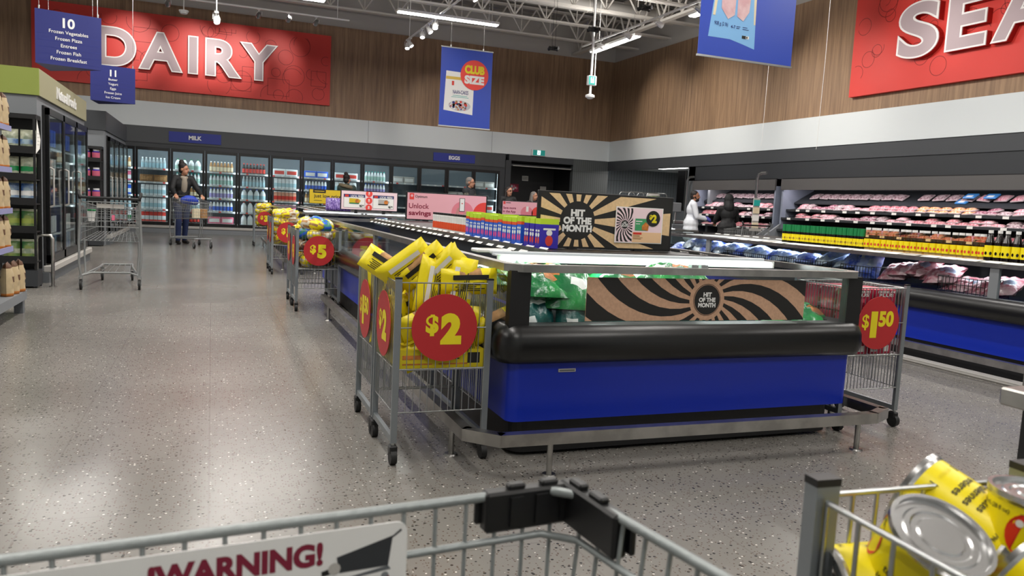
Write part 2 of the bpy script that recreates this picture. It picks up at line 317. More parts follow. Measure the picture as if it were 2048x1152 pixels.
    def rays(s, cx, cy, r0, n, m, l, clip, R=2.0, duty=0.5, swirl=0.0, ph=0.0, seg=1, sr=0.65):
        for k in range(n):
            a = 2*math.pi*k/n+ph; h = math.pi/n*duty*2/2
            for j in range(seg):
                ra = r0+(R-r0)*j/seg; rb = r0+(R-r0)*(j+1)/seg
                sa = swirl*((ra-r0)/sr)**1.0; sb = swirl*((rb-r0)/sr)**1.0
                P = [(cx+ra*math.cos(a-h+sa), cy+ra*math.sin(a-h+sa)), (cx+rb*math.cos(a-h+sb), cy+rb*math.sin(a-h+sb)), (cx+rb*math.cos(a+h+sb), cy+rb*math.sin(a+h+sb)), (cx+ra*math.cos(a+h+sa), cy+ra*math.sin(a+h+sa))]
                s.poly(P, m, l, clip)
    def text(s, t, cx, cy, h, m, l=1, bold=0.0, ex=0.0, wmax=None, al='c', wfit=None):
        v, f, x0, x1, y0, y1 = text_geo(t, bold, ex); k = h/CAPH; kx = k
        if wmax and (x1-x0)*k > wmax: kx = wmax/(x1-x0)
        if wfit: kx = wfit/(x1-x0)
        ox = {'c': cx-kx*(x0+x1)/2, 'l': cx-kx*x0, 'r': cx-kx*x1}[al]
        s.add([(ox+kx*a, cy-h/2+k*b, l*s.ls+c*k) for a, b, c in v], f, m)
    def bag(s, w_, h_, d, fm, nu=8, nv=10, seed=0, rough=0.012, base=True, pw=2.2):
        """pillow bag standing in xz, thickness along y; fm(u,v,side)->material"""
        rd = random.Random(seed); V = []; F = []; ms = []
        for side in (-1, 1):
            b = len(V)
            for j in range(nv+1):
                for i in range(nu+1):
                    u = i/nu*2-1; v = j/nv*2-1
                    e = max(0, 1-abs(u)**pw)**0.6*max(0, 1-abs(v)**pw)**0.6
                    x = u*w_/2*(1-0.08*e*0)+(rd.uniform(-rough, rough) if e > 0 else 0)*0.5
                    if base and v < 0: e = max(0, 1-abs(u)**pw)**0.6*(1 if v > -0.98 else 0.9)
                    V.append((x, side*(d/2*e+0.001)+rd.uniform(-rough, rough)*min(1, e*2), (v+1)/2*h_+(rd.uniform(-rough, rough) if e > 0 else 0)*0.4))
            for j in range(nv):
                for i in range(nu):
                    a = b+j*(nu+1)+i; q = (a, a+1, a+nu+2, a+nu+1)
                    F.append(q if side < 0 else tuple(reversed(q))); ms.append(fm((i+0.5)/nu, (j+0.5)/nv, side))
        if base:
            n1 = (nu+1)*(nv+1)
            for i in range(nu): F.append((i+1, i, n1+i, n1+i+1)); ms.append(fm(0.5, 0, 0))
        s.add(V, F, ms, True)
    def build(s, name, parent=None, loc=None, rot=None):
        me = bpy.data.meshes.new(name); me.from_pydata(s.v, [], s.f)
        for m in s.mats: me.materials.append(m)
        me.polygons.foreach_set('material_index', s.mi); me.polygons.foreach_set('use_smooth', s.sm); me.update()
        o = bpy.data.objects.new(name, me); COL.objects.link(o)
        if parent is not None: o.parent = parent
        if loc: o.location = loc
        if rot: o.rotation_euler = rot
        return o
def tag(o, label, cat, group=None):
    o['label'] = label; o['category'] = cat
    if group: o['group'] = group
    return o
def thing(name, label, cat, loc=(0, 0, 0), rz=0.0, group=None):
    o = bpy.data.objects.new(name, None); COL.objects.link(o); o.location = loc; o.rotation_euler = (0, 0, rz); o.empty_display_size = 0.1
    return tag(o, label, cat, group)
def struct(o): o['kind'] = 'structure'; return o
def dup(root, loc, rot=None, label=None, group=None):
    r = root.copy(); COL.objects.link(r); r.location = loc
    if rot is not None: r.rotation_euler = rot
    if label: r['label'] = label
    if group: r['group'] = group
    for ch in list(root.children):
        c = ch.copy(); COL.objects.link(c); c.parent = r
        for g in list(ch.children):
            d = g.copy(); COL.objects.link(d); d.parent = c
    return r
def plane(o, u, v):
    u = Vector(u).normalized(); v = Vector(v).normalized(); n = u.cross(v)
    return Matrix(((u.x, v.x, n.x, o[0]), (u.y, v.y, n.y, o[1]), (u.z, v.z, n.z, o[2]), (0, 0, 0, 1)))
FRONT = lambda x, y, z: plane((x, y, z), (1, 0, 0), (0, 0, 1))      # art facing -Y
LEFTW = lambda x, y, z: plane((x, y, z), (0, -1, 0), (0, 0, 1))     # art facing -X
RIGHTW = lambda x, y, z: plane((x, y, z), (0, 1, 0), (0, 0, 1))     # art facing +X
def fuse(mb, name, voxel, parent=None, smooth=4, m=None):
    me = bpy.data.meshes.new(name); me.from_pydata(mb.v, [], mb.f); o = bpy.data.objects.new(name, me); COL.objects.link(o)
    r = o.modifiers.new('r', 'REMESH'); r.mode = 'VOXEL'; r.voxel_size = voxel; r.use_smooth_shade = True
    sm = o.modifiers.new('s', 'SMOOTH'); sm.iterations = smooth; sm.factor = 0.5
    dg = bpy.context.evaluated_depsgraph_get(); n = bpy.data.meshes.new_from_object(o.evaluated_get(dg))
    bpy.data.objects.remove(o); bpy.data.meshes.remove(me)
    n.name = name; n.materials.clear(); n.materials.append(m)
    n.polygons.foreach_set('use_smooth', [True]*len(n.polygons))
    q = bpy.data.objects.new(name, n); COL.objects.link(q)
    if parent: q.parent = parent
    return q
ORD = ['first', 'second', 'third', 'fourth', 'fifth', 'sixth', 'seventh', 'eighth', 'ninth', 'tenth', 'eleventh', 'twelfth', 'thirteenth', 'fourteenth']

# ================================================================== the room
YB = 22.8; XR = 12.1; ZC = 7.0
b = MB(); b.box(-9, 16, -5, 25, -0.1, 0, FLOOR); struct(b.build('floor'))
b = MB(); b.box(-9, 16, -5, 25, ZC, ZC+0.1, GREYD)
for i in range(80): b.box(-9, 12.1, -5+i*0.35, -5+i*0.35+0.15, ZC-0.05, ZC, GREYD)
struct(b.build('ceiling'))
b = MB()
b.box(-9, 12.3, YB, YB+0.2, 5.95, ZC, GREYC)
b.box(-9, XR, YB-0.03, YB+0.2, 3.43, 5.95, WOOD)
b.box(-9, XR, YB-0.04, YB+0.2, 2.79, 3.43, WHITE)
b.box(-9, -2.75, YB, YB+0.2, 0, 2.79, FASC)
b.box(10.82, XR, YB, YB+0.2, 0, 2.79, TILE)
b.box(8.6, 10.82, YB-0.02, YB+0.2, 2.6, 2.79, FASC)
b.box(8.5, 8.68, YB-0.02, YB+0.9, 0, 2.6, FASC2)
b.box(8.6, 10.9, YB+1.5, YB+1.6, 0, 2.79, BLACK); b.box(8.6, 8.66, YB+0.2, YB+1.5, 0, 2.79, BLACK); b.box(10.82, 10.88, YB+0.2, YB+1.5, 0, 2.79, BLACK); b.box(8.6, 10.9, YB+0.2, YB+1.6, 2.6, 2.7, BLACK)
for xs in (4.2, 8.0): b.box(xs-0.004, xs+0.004, YB-0.043, YB-0.03, 2.79, 3.43, GREY2)
struct(b.build('wall_back'))
b = MB()
b.box(XR, XR+0.2, -5, 23, 5.95, ZC, GREYC)
b.box(XR-0.03, XR+0.2, -5, YB, 3.43, 5.95, WOOD)
b.box(XR-0.04, XR+0.2, -5, YB, 2.79, 3.43, WHITE)
b.box(XR-0.02, XR+0.2, -5, YB, 2.5, 2.79, FASC)
b.box(XR, XR+0.2, -5, 18.15, 2.12, 2.5, FASC2)
b.box(XR, XR+0.2, 17.85, 18.2, 0, 2.65, GREY2)
b.box(XR, XR+0.2, 18.2, YB, 0, 0.95, GREY)
b.box(XR, XR+0.2, -5, 3.0, 0, 2.12, FASC2)
struct(b.build('wall_right'))
b = MB(); b.box(-9.2, -9, -5, 25, 0, ZC, WHITE); struct(b.build('wall_left'))
b = MB(); b.box(-9, 16, -5.2, -5, 0, ZC, WHITE); struct(b.build('wall_front'))
# preparation room behind the service opening
b = MB()
b.box(XR+0.2, 15.6, 24.0, 24.1, 0, 2.75, TILE2); b.box(15.5, 15.6, 17.5, 24, 0, 2.75, GREY); b.box(XR+0.2, 15.6, 17.4, 17.5, 0, 2.75, GREY)
b.box(XR+0.2, 15.6, 17.5, 24.1, 2.66, 2.76, WHITE)
struct(b.build('wall_prep_room'))
area_light('prep_room_light', (13.4, 20.6, 2.58), 0.3, 2.0, 70)
for px, py in ((13.3, 20.9), (13.0, 18.9)):
    t = thing('ceiling_light', 'flat white ceiling light panel of the prep room, %s' % ('above the tiled back wall' if py > 20 else 'beside the grey pillar'), 'ceiling light', (px, py, 2.66))
    m = MB(); m.box(-0.18, 0.18, -0.75, 0.75, -0.05, 0.0, WHITEB); m.build('housing', t)
    m = MB(); m.box(-0.15, 0.15, -0.72, 0.72, -0.06, -0.05, LED); m.build('diffuser', t)

# roof joists
def joist(y, x0, x1):
    m = MB(); zb, zt = 6.12, 6.86
    for dy in (-0.05, 0.05):
        m.box(x0, x1, y+dy-0.03, y+dy+0.03, zb, zb+0.05, JOIST); m.box(x0, x1, y+dy-0.03, y+dy+0.03, zt, zt+0.05, JOIST)
    x = x0; k = 0
    while x < x1-1.2:
        m.tube((x, y, zt), (x+0.45, y, zb+0.05), 0.026, JOIST, 5); m.tube((x+0.9, y, zt), (x+0.45, y, zb+0.05), 0.026, JOIST, 5); m.tube((x+0.45, y, zt), (x+0.45, y, zb), 0.018, JOIST, 5)
        x += 0.9; k += 1
    o = m.build('roof_joist'); struct(o); return o
for y in (21.4, 19.6, 17.9, 16.4, 14.8, 13.2, 11.6, 10.0): joist(y, -3.0, 12.1)
m = MB(); 
for xg in (10.6,): 
    for z in (6.0, 6.88): m.box(xg-0.08, xg+0.08, 4, YB, z, z+0.06, JOIST)
    for i in range(20): m.tube((xg, 4+i*0.94, 6.9), (xg, 4.47+i*0.94, 6.05), 0.03, JOIST, 5); m.tube((xg, 4.94+i*0.94, 6.9), (xg, 4.47+i*0.94, 6.05), 0.03, JOIST, 5)
struct(m.build('roof_girder'))
t = thing('air_duct', 'round grey air duct running under the roof deck between the joists', 'duct', (0, 0, 0))
m = MB(); m.tube((6.2, 18.7, 6.45), (11.6, 18.7, 6.45), 0.17, GREYC, 18); m.build('duct_pipe', t)
for x in (7, 9, 11): m = MB(); m.tube((x-0.02, 18.7, 6.45), (x+0.02, 18.7, 6.45), 0.185, JOIST, 18); m.tube((x, 18.7, 6.6), (x, 18.7, 7.0), 0.008, JOIST, 5); m.build('duct_band', t)

# linear fixtures
FLAB = {(4.68, 16.45): 'long white lamp running above the blue club size poster', (0.97, 16.45): 'long white lamp above the dairy sign, mostly cut by the picture top',
        (8.8, 16.7): 'long white lamp above the exit sign on the pole', (8.8, 12.4): 'long white lamp half hidden by the fish poster'}
for fx, fy, d in FIXTURES:
    t = thing('linear_lamp', FLAB.get((fx, fy), 'long white linear lamp hung under the joists outside the view'), 'ceiling lamp', (fx, fy, FZ), 0 if d == 'x' else math.pi/2, 'linear ceiling lamps')
    m = MB(); m.box(-1.12, 1.12, -0.09, 0.09, 0.0, 0.05, WHITEB); m.build('housing', t)
    m = MB(); m.box(-1.1, 1.1, -0.07, 0.07, -0.022, 0.0, LED); m.build('diffuser', t)
    for sx in (-0.9, 0.9):
        m = MB(); m.tube((sx, 0, 0.05), (sx, 0, 1.85), 0.004, CHROME, 4); m.build('hanger', t)

# track lighting
def spot_head(loc, aim, lit, label, grp):
    t = thing('spotlight', label, 'spotlight', loc, 0, grp)
    d = (Vector(aim)-Vector(loc)).normalized()
    m = MB(); m.tube((0, 0, 0.0), (0, 0, -0.08), 0.012, WHITEB, 6); m.box(-0.04, 0.04, -0.02, 0.02, -0.01, 0.02, WHITEB); m.build('mount', t)
    c = Vector((0, 0, -0.13)); q = d.to_track_quat('Z', 'Y').to_matrix().to_4x4()
    m = MB(Matrix.Translation(c) @ q); m.lathe([(0.0, -0.08), (0.035, -0.08), (0.062, 0.03), (0.062, 0.08), (0.052, 0.08)], WHITEB if lit else CHROME, 14); 
    for sx in (-1, 1): m.tube((sx*0.07, 0, 0.0), (sx*0.05, 0, -0.13), 0.006, WHITEB, 5)
    m.build('lamp_housing', t)
    m = MB(Matrix.Translation(c) @ q); m.lathe([(0.0, 0.072), (0.054, 0.072)], LED if lit else WHITEB, 14); m.build('lens', t); return t
def track(x, y0, y1, z, label, hang):
    t = thing('light_track', label, 'light track', (x, 0, z))
    m = MB(); m.box(-0.018, 0.018, y0, y1, 0, 0.035, WHITEB); m.build('rail', t)
    for y in hang:
        m = MB(); m.tube((0, y, 0.03), (0, y, 6.15-z), 0.008, WHITEB, 5); m.build('hanger', t)
track(4.5, 12.0, 19.6, 5.15, 'white light track sloping above the blue club size poster', (19.3, 14.0))
for i, y in enumerate((19.5, 19.2, 18.0, 17.4, 16.9, 14.2)): spot_head((4.5, y, 5.15), (4.3+(i % 2)*1.6, y-1.4, 2.5), True, 'lit white spotlight, %s on the track by the club size poster' % (ORD[i]+' from the wall end'), 'spotlights by the club size poster')
track(8.55, 9.0, 17.9, 5.2, 'white light track leading towards the fish poster', (17.0, 12.0))
for i, y in enumerate((16.9, 15.6, 14.3, 12.9)): spot_head((8.55, y, 5.2), (12, y, 4.0), i != 3, 'white spotlight, %s along the track near the right wall' % (ORD[i]+' from the far end'), 'spotlights near the right wall')
t = thing('light_track', 'white light track running along the wall over the dairy sign', 'light track', (0, 20.4, 5.62))
m = MB(); m.box(-3.0, 3.2, -0.018, 0.018, 0, 0.035, WHITEB); m.build('rail', t)
for x in (-2.4, 2.9):
    m = MB(); m.tube((x, 0, 0.03), (x, 0, 0.6), 0.008, WHITEB, 5); m.build('hanger', t)
for i, x in enumerate((-1.0, 1.02, 1.72, 2.38)): spot_head((x, 20.4, 5.62), (x-0.4, 22.8, 4.6), False, 'white spotlight aimed at the dairy sign, %s on its track' % (ORD[i]+' from the left'), 'spotlights over the dairy sign')
DROP = []
t = thing('light_track', 'white light track seen end on in front of the dairy letters', 'light track', (0.05, 0, 5.3))
m = MB(); m.box(-0.018, 0.018, 10.0, 18.4, 0, 0.035, WHITEB); m.build('rail', t)
m = MB(); m.tube((0, 18.3, 0.03), (0, 18.3, 0.9), 0.01, WHITEB, 5); m.build('hanger', t)
DROP.append(spot_head((0.05, 18.25, 5.0), (0.4, 16.5, 2), True, 'upper lit spotlight hanging before the dairy letters', 'spotlights before the dairy letters'))
DROP.append(spot_head((0.05, 16.55, 4.62), (0.4, 14.5, 2), True, 'lower lit spotlight hanging before the dairy letters', 'spotlights before the dairy letters'))
for o_, h_ in zip(DROP, (1.1, 1.5)): m = MB(); m.tube((0, 0, 0), (0, 0, h_), 0.009, WHITEB, 5); m.build('drop_rod', o_)
# black ceiling speakers on cables
for (x, y, z), lb in (((7.6, 17.5, 5.0), 'black hanging speaker nearest the corner of the walls'), ((7.5, 15.2, 5.0), 'black hanging speaker right above the pole sign'), ((7.5, 13.1, 5.0), 'black hanging speaker at the top of the picture')):
    t = thing('hanging_speaker', lb, 'speaker', (x, y, z), 0, 'black speakers under the roof')
    m = MB(); m.box(-0.07, 0.07, -0.05, 0.05, -0.05, 0.05, BLACK, 0.02); m.build('body', t)
    for a in range(4):
        m = MB(); ca, sa = math.cos(a*1.57+0.5), math.sin(a*1.57+0.5); m.tube((ca*0.05, sa*0.05, 0), (ca*0.15, sa*0.15, -0.01), 0.03, BLACK, 8, 0.04); m.build('horn', t)
    for s_ in (-0.04, 0.04):
        m = MB(); m.tube((s_, 0, 0.04), (s_, 0, 1.15), 0.004, BLACK, 4); m.build('cable', t)
# pole with camera and exit sign
t = thing('pole_sign', 'small teal exit sign on a white pole with a round camera below', 'exit sign', (8.4, 17.0, 0))
m = MB(); m.tube((0, 0, 4.0), (0, 0, 6.2), 0.03, WHITEB, 8); m.tube((0.09, 0, 4.35), (0.09, 0, 5.0), 0.012, WHITEB, 6); m.build('pole', t)
m = MB(); m.box(-0.09, 0.13, -0.05, 0.05, 4.15, 4.37, WHITEB, 0.01); m.build('case', t)
m = MB(FRONT(0.02, -0.052, 4.26)); m.rect(-0.1, -0.1, 0.07, 0.1, TEAL); m.rect(-0.05, -0.06, -0.02, 0.07, WHITEB, 1); m.rect(-0.01, -0.06, 0.04, 0.03, WHITEB, 1); m.disc(0.02, 0.06, 0.02, WHITEB, 1, n=10); m.build('sign_face', t)
m = MB(); m.lathe([(0, 3.83), (0.05, 3.83), (0.11, 3.87), (0.11, 3.92), (0.03, 3.95), (0.03, 4.0)], WHITEB, 14); m.build('camera_dome', t)
t = thing('wall_camera', 'small white dome camera hanging left of the dairy spotlights', 'camera', (-0.6, 18.6, 5.0))
m = MB(); m.tube((0, 0, 0), (0, 0, 1.1), 0.012, WHITEB, 6); m.build('rod', t)
m = MB(); m.lathe([(0, -0.08), (0.07, -0.07), (0.1, -0.02), (0.1, 0.0), (0, 0.02)], WHITEB, 12); m.build('dome', t)
# exit sign on the white band
t = thing('exit_sign', 'green and white running man exit sign on the white wall band', 'exit sign', (9.55, YB-0.04, 2.89))
m = MB(); m.box(-0.24, 0.24, -0.08, 0.0, -0.1, 0.1, WHITEB, 0.01); m.build('case', t)
m = MB(FRONT(0, -0.082, 0)); m.rect(-0.2, -0.085, 0.21, 0.085, TEAL); m.rect(-0.05, -0.06, 0.05, 0.07, LEDC, 1); m.disc(0.02, 0.05, 0.02, TEAL, 2, n=10); m.poly([(-0.03, -0.05), (0.0, -0.05), (0.03, 0.02), (0.0, 0.03)], TEAL, 2); m.build('sign_face', t)

# ================================================================== wall signs
def outline(m, rd, x0, y0, x1, y1, n, l=1):
    for _ in range(n):
        k = rd.choice('rbcl'); w_ = 0.006
        cx = rd.uniform(x0, x1); cy = rd.uniform(y0, y1)
        if k == 'r':
            a = rd.uniform(0.12, 0.3); h = rd.uniform(0.2, 0.55)
            for p in ((cx-a, cy, cx-a+w_*2, cy+h), (cx+a, cy, cx+a+w_*2, cy+h), (cx-a, cy, cx+a, cy+w_*2), (cx-a, cy+h, cx+a, cy+h+w_*2)): m.poly([(p[0], p[1]), (p[2], p[1]), (p[2], p[3]), (p[0], p[3])], DRED, l, (x0, y0, x1, y1))
        else:
            r = rd.uniform(0.08, 0.3); N = 20; a0 = rd.uniform(0, 6); sp = 3.3 if k == 'b' else 6.28
            for i in range(N):
                ta = a0+sp*i/N; tb = a0+sp*(i+1)/N
                m.poly([(cx+r*math.cos(ta), cy+r*math.sin(ta)), (cx+(r+0.012)*math.cos(ta), cy+(r+0.012)*math.sin(ta)), (cx+(r+0.012)*math.cos(tb), cy+(r+0.012)*math.sin(tb)), (cx+r*math.cos(tb), cy+r*math.sin(tb))], DRED, l, (x0, y0, x1, y1))
def letters(t, M, word, xs, h, z):
    """channel letters: red sides, white rim, pale face"""
    for ch, (xa, xb) in zip(word, xs):
        v, f, x0, x1, y0, y1 = text_geo(ch, 0.035, 0.0)
        for nm, off, mt, d0, d1, bd in (('letter_side', 0.0, LETS, 0.0, 0.11, 0.05), ('letter_rim', 0.0, LETE, 0.11, 0.13, 0.05), ('letter_face', 0.0, LET, 0.1305, 0.134, 0.026)):
            m = MB(M); k = h/CAPH; v2, f2, a0, a1, b0, b1 = text_geo(ch, bd, 0.5); v0, f0, c0, c1, e0, e1 = text_geo(ch, 0.05, 0.5)
            kx = (xb-xa)/(c1-c0); ky = h/(e1-e0) if ch not in 'S' else h*1.03/(e1-e0)
            m.add([((xa+xb)/2+kx*(p-(c0+c1)/2), z-h/2+ky*(q-e0), d0+(d1-d0)*(r_+0.5)) for p, q, r_ in v2], f2, mt); m.build(nm, t)
t = thing('dairy_sign', 'large red wall sign reading DAIRY in white block letters', 'wall sign', (0, YB-0.03, 0))
m = MB(); m.box(-4.19, 3.07, -0.1, 0, 3.74, 5.65, RED); m.build('sign_panel', t)
m = MB(FRONT(0, -0.1, 0)); outline(m, random.Random(3), -4.0, 3.8, 3.0, 5.5, 46); m.build('line_drawing', t)
letters(t, FRONT(0, -0.1, 0), 'DAIRY', [(-2.78, -1.84), (-1.8, -0.74), (-0.62, -0.37), (-0.2, 0.72), (0.66, 1.64)], 0.98, 4.7)
t = thing('seafood_sign', 'large red wall sign with the white letters SEA, cut by the right picture edge', 'wall sign', (XR-0.03, 0, 0))
m = MB(); m.box(-0.1, 0, 7.4, 12.49, 3.72, 5.65, RED); m.build('sign_panel', t)
m = MB(LEFTW(-0.1, 12.49, 0)); outline(m, random.Random(5), 0.1, 3.8, 4.9, 5.5, 34); m.build('line_drawing', t)
letters(t, LEFTW(-0.1, 12.49, 0), 'SEA', [(1.2, 2.1), (2.24, 3.02), (3.1, 4.2)], 0.98, 4.72)

# triangular aisle signs
def aisle_sign(loc, L, h, num, lines, label):
    t = thing('aisle_sign', label, 'aisle sign', loc, 0, 'triangular aisle signs')
    a = Vector((0, 0, 0)); B = Vector((L*math.cos(math.radians(14)), L*math.sin(math.radians(14)), 0)); Cc = Vector((L*0.06, L*0.98, 0))
    m = MB(); n = 9; V = []
    for z in (0, h):
        for p in (a, B, Cc): V.append((p.x, p.y, z))
    m.add(V, [(0, 1, 4, 3), (1, 2, 5, 4), (2, 0, 3, 5), (2, 1, 0), (3, 4, 5)], NAVY)
    m.build('sign_body', t)
    M = plane((0, 0, 0), B, (0, 0, 1)); M = M @ Matrix.Translation((0, 0, 0.004)); m = MB(M)
    m.text(num, L*0.5, h*0.8, h*0.17, WHITEB, 0, 0.03)
    for i, s_ in enumerate(lines): m.text(s_, L*0.5, h*(0.625-i*0.125), h*0.062, WHITEB, 0, 0.008, wmax=L*0.8)
    for i in range(5): m.rect(0.01, h*(0.57-i*0.125), L-0.01, h*(0.57-i*0.125)+0.002, SBLUE, 0)
    m.build('lettering', t)
    for p in (a*0.9+(B+Cc)*0.05, B*0.94+(a+Cc)*0.03, Cc*0.9):
        m = MB(); m.tube((p.x, p.y, h), (p.x, p.y, 6.9-loc[2]), 0.0035, CHROME, 4); m.tube((p.x, p.y, h), (p.x, p.y, h+0.05), 0.012, CHROME, 6); m.build('hanging_wire', t)
aisle_sign((-2.25, 12.4, 2.8), 0.8, 0.72, '10', ['Frozen Vegetables', 'Frozen Pizza', 'Entrees', 'Frozen Fish', 'Frozen Breakfast'], 'navy triangular aisle sign numbered 10 listing frozen foods')
aisle_sign((-2.18, 17.0, 2.8), 0.78, 0.68, '11', ['Butter', 'Yogurt', 'Eggs', 'Frozen Juice', 'Ice Cream'], 'navy triangular aisle sign numbered 11 listing butter, yogurt and eggs')

# hanging posters
t = thing('hanging_poster', 'blue hanging poster with a red CLUB SIZE disc and a white food bag', 'poster', (4.42, 16.0, 2.8), 0, 'blue hanging posters')
W_, H_ = 1.13, 1.62
m = MB(); m.box(0, W_, -0.003, 0.003, 0, H_, PBLUE); m.build('sheet', t)
m = MB()
m.box(-0.01, W_+0.01, -0.009, 0.009, -0.012, 0.012, CHROME); m.build('bar', t)
m = MB(); m.box(-0.01, W_+0.01, -0.009, 0.009, H_-0.012, H_+0.012, CHROME); m.build('bar', t)
m = MB(FRONT(0, -0.004, 0)); m.ls = 0.0015
m.poly([(0.09, 0.33), (0.12, 1.14), (0.74, 1.12), (0.73, 0.27)], WHITEB, 0); m.rect(0.12, 0.97, 0.74, 1.03, mat('gold_band', '#d8b64a', 0.5), 1)
m.rect(0.25, 0.85, 0.3, 0.94, P_RED, 1); m.text('NAAN-CAKES', 0.45, 0.72, 0.075, NAVY, 1, 0.02, wfit=0.34); m.rect(0.28, 0.64, 0.6, 0.65, TEAL, 1); m.rect(0.25, 0.61, 0.63, 0.62, TEAL, 1)
m.disc(0.44, 0.44, 0.24, mat('plate_grey', '#b9bdc4', 0.5), 1, ry=0.11); rd = random.Random(4)
for i in range(60):
    a = rd.uniform(0, 6.28); r = rd.random()**0.5; m.disc(0.42+0.2*r*math.cos(a), 0.44+0.085*r*math.sin(a), rd.uniform(0.012, 0.03), rd.choice([ORANGE, TAN, P_RED, WHITEB, NAVY, MEATD]), 2+i % 3, n=8)
m.disc(0.74, 1.1, 0.31, CORAL, 6, n=40); m.text('CLUB', 0.74, 1.21, 0.15, DISCY, 7, 0.06, wfit=0.44); m.text('SIZE', 0.74, 1.0, 0.15, WHITEB, 7, 0.06, wfit=0.44)
m.build('artwork', t)
for x in (0.2, 0.92):
    m = MB(); m.tube((x, 0, H_), (x, 0, 4.1), 0.003, CHROME, 4); m.tube((x, 0, H_), (x, 0, H_+0.05), 0.012, WHITEB, 6); m.build('hanging_wire', t)
t = thing('hanging_poster', 'blue hanging poster with a light blue pack of fish fillets, cut by the picture top', 'poster', (4.66, 7.0, 2.85), 0, 'blue hanging posters')
W_, H_ = 1.2, 1.75
m = MB(); m.box(0, W_, -0.003, 0.003, 0, H_, PBLUE); m.build('sheet', t)
m = MB()
m.box(-0.01, W_+0.01, -0.008, 0.008, -0.01, 0.01, CHROME); m.build('bar', t)
m = MB(); m.box(-0.01, W_+0.01, -0.008, 0.008, H_-0.01, H_+0.01, CHROME); m.build('bar', t)
LBL = mat('fish_pack_blue', '#7fb8ea', 0.4); FIL = mat('fish_fillet', '#e2c2c4', 0.5, col2='#d3a5ab', vscale=7)
m = MB(FRONT(0, -0.004, 0)); m.ls = 0.0015
m.poly([(0.11, 0.2), (0.17, 0.75), (0.17, 1.5), (0.68, 1.5), (0.68, 0.75), (0.7, 0.13), (0.55, 0.165), (0.38, 0.2)], LBL, 0)
m.poly([(0.15, 0.42), (0.18, 0.8), (0.18, 1.5), (0.23, 1.5), (0.22, 0.8), (0.18, 0.42)], CREAM, 1); m.poly([(0.67, 0.38), (0.64, 0.8), (0.65, 1.5), (0.68, 1.5), (0.68, 0.8), (0.69, 0.38)], CREAM, 1)
m.poly([(0.25, 0.5), (0.24, 0.9), (0.26, 1.4), (0.42, 1.4), (0.43, 0.9), (0.42, 0.45), (0.34, 0.4)], FIL, 2); m.poly([(0.45, 0.44), (0.44, 0.9), (0.46, 1.4), (0.62, 1.4), (0.62, 0.9), (0.6, 0.5), (0.53, 0.4)], FIL, 2)
m.text('908 g (2 lb)', 0.26, 0.345, 0.035, NAVY, 2, 0.01, wfit=0.17); m.text('4-7', 0.41, 0.33, 0.03, NAVY, 2, 0.02); m.rect(0.45, 0.335, 0.5, 0.341, NAVY, 2); m.rect(0.45, 0.318, 0.49, 0.324, NAVY, 2); m.rect(0.53, 0.335, 0.59, 0.341, NAVY, 2); m.rect(0.53, 0.315, 0.61, 0.321, NAVY, 2)
m.rect(0.53, 0.225, 0.58, 0.255, INK, 2); m.rect(0.58, 0.225, 0.62, 0.255, WHITEB, 2); m.rect(0.585, 0.23, 0.6, 0.25, INK, 3)
m.build('artwork', t)
for x in (0.2, 1.0):
    m = MB(); m.tube((x, 0, H_), (x, 0, 4.1), 0.003, CHROME, 4); m.build('hanging_wire', t)
for x, y, z0, z1, lb in ((9.54, 12.0, 2.55, 5.6, 'thin dangling white wire left of the seafood sign, nearer the corner'), (9.03, 10.0, 2.35, 5.2, 'thin dangling white wire under the seafood sign edge')):
    m = MB(); m.path([(x, y, z1), (x+0.01, y, (z0+z1)/2), (x-0.005, y, z0+0.06), (x-0.01, y, z0)], 0.003, WHITEB, 4); tag(m.build('loose_wire'), lb, 'wire')

# ================================================================== products (one of each kind, copied)
def jug(capc, labc):
    m = MB(); m.lathe([(0, 0), (0.07, 0), (0.075, 0.01), (0.075, 0.15), (0.06, 0.2), (0.025, 0.25), (0.022, 0.262)], MILKW, 12); m.path([(0.07, 0, 0.14), (0.085, 0, 0.17), (0.07, 0, 0.21), (0.03, 0, 0.235)], 0.01, MILKW, 5)
    r = m.build('milk_jug'); m = MB(); m.lathe([(0.024, 0.258), (0.024, 0.28), (0, 0.28)], capc, 10); m.build('cap', r)
    m = MB(); m.lathe([(0.0758, 0.03), (0.0758, 0.12)], labc, 12); m.build('label', r); return r
def carton(c1, c2, h=0.2):
    m = MB(); a = 0.042; m.box(-a, a, -a, a, 0, h, c1); m.add([(-a, -a, h), (a, -a, h), (a, a, h), (-a, a, h), (-a, 0, h+0.04), (a, 0, h+0.04)], [(0, 1, 5, 4), (2, 3, 4, 5), (1, 2, 5), (3, 0, 4)], c1); m.box(-a, a, -0.004, 0.004, h+0.035, h+0.06, WHITEB)
    r = m.build('drink_carton'); m = MB(); m.box(-a-0.001, a+0.001, -a-0.001, a+0.001, h*0.25, h*0.72, c2); m.build('label', r); return r
def bottle(body, capc, labc, h=0.24, rad=0.036, neck=0.016, name='bottle'):
    m = MB(); m.lathe([(0, 0), (rad, 0), (rad, h*0.6), (neck*1.3, h*0.84), (neck, h*0.88), (neck, h*0.93)], body, 10)
    r = m.build(name); m = MB(); m.lathe([(neck*1.25, h*0.9), (neck*1.25, h), (0, h)], capc, 8); m.build('cap', r)
    m = MB(); m.lathe([(rad+0.0008, h*0.12), (rad+0.0008, h*0.5)], labc, 10); m.build('label', r); return r
def crate(c1, c2, w_=0.3, h=0.13, d=0.2):
    m = MB(); m.box(-w_/2, w_/2, -d/2, d/2, 0, h, c1, 0.006); r = m.build('carton_box'); m = MB(); m.box(-w_/2*0.8, w_/2*0.8, -d/2-0.002, -d/2+0.004, h*0.25, h*0.75, c2); m.build('label', r); return r
first_used = set()
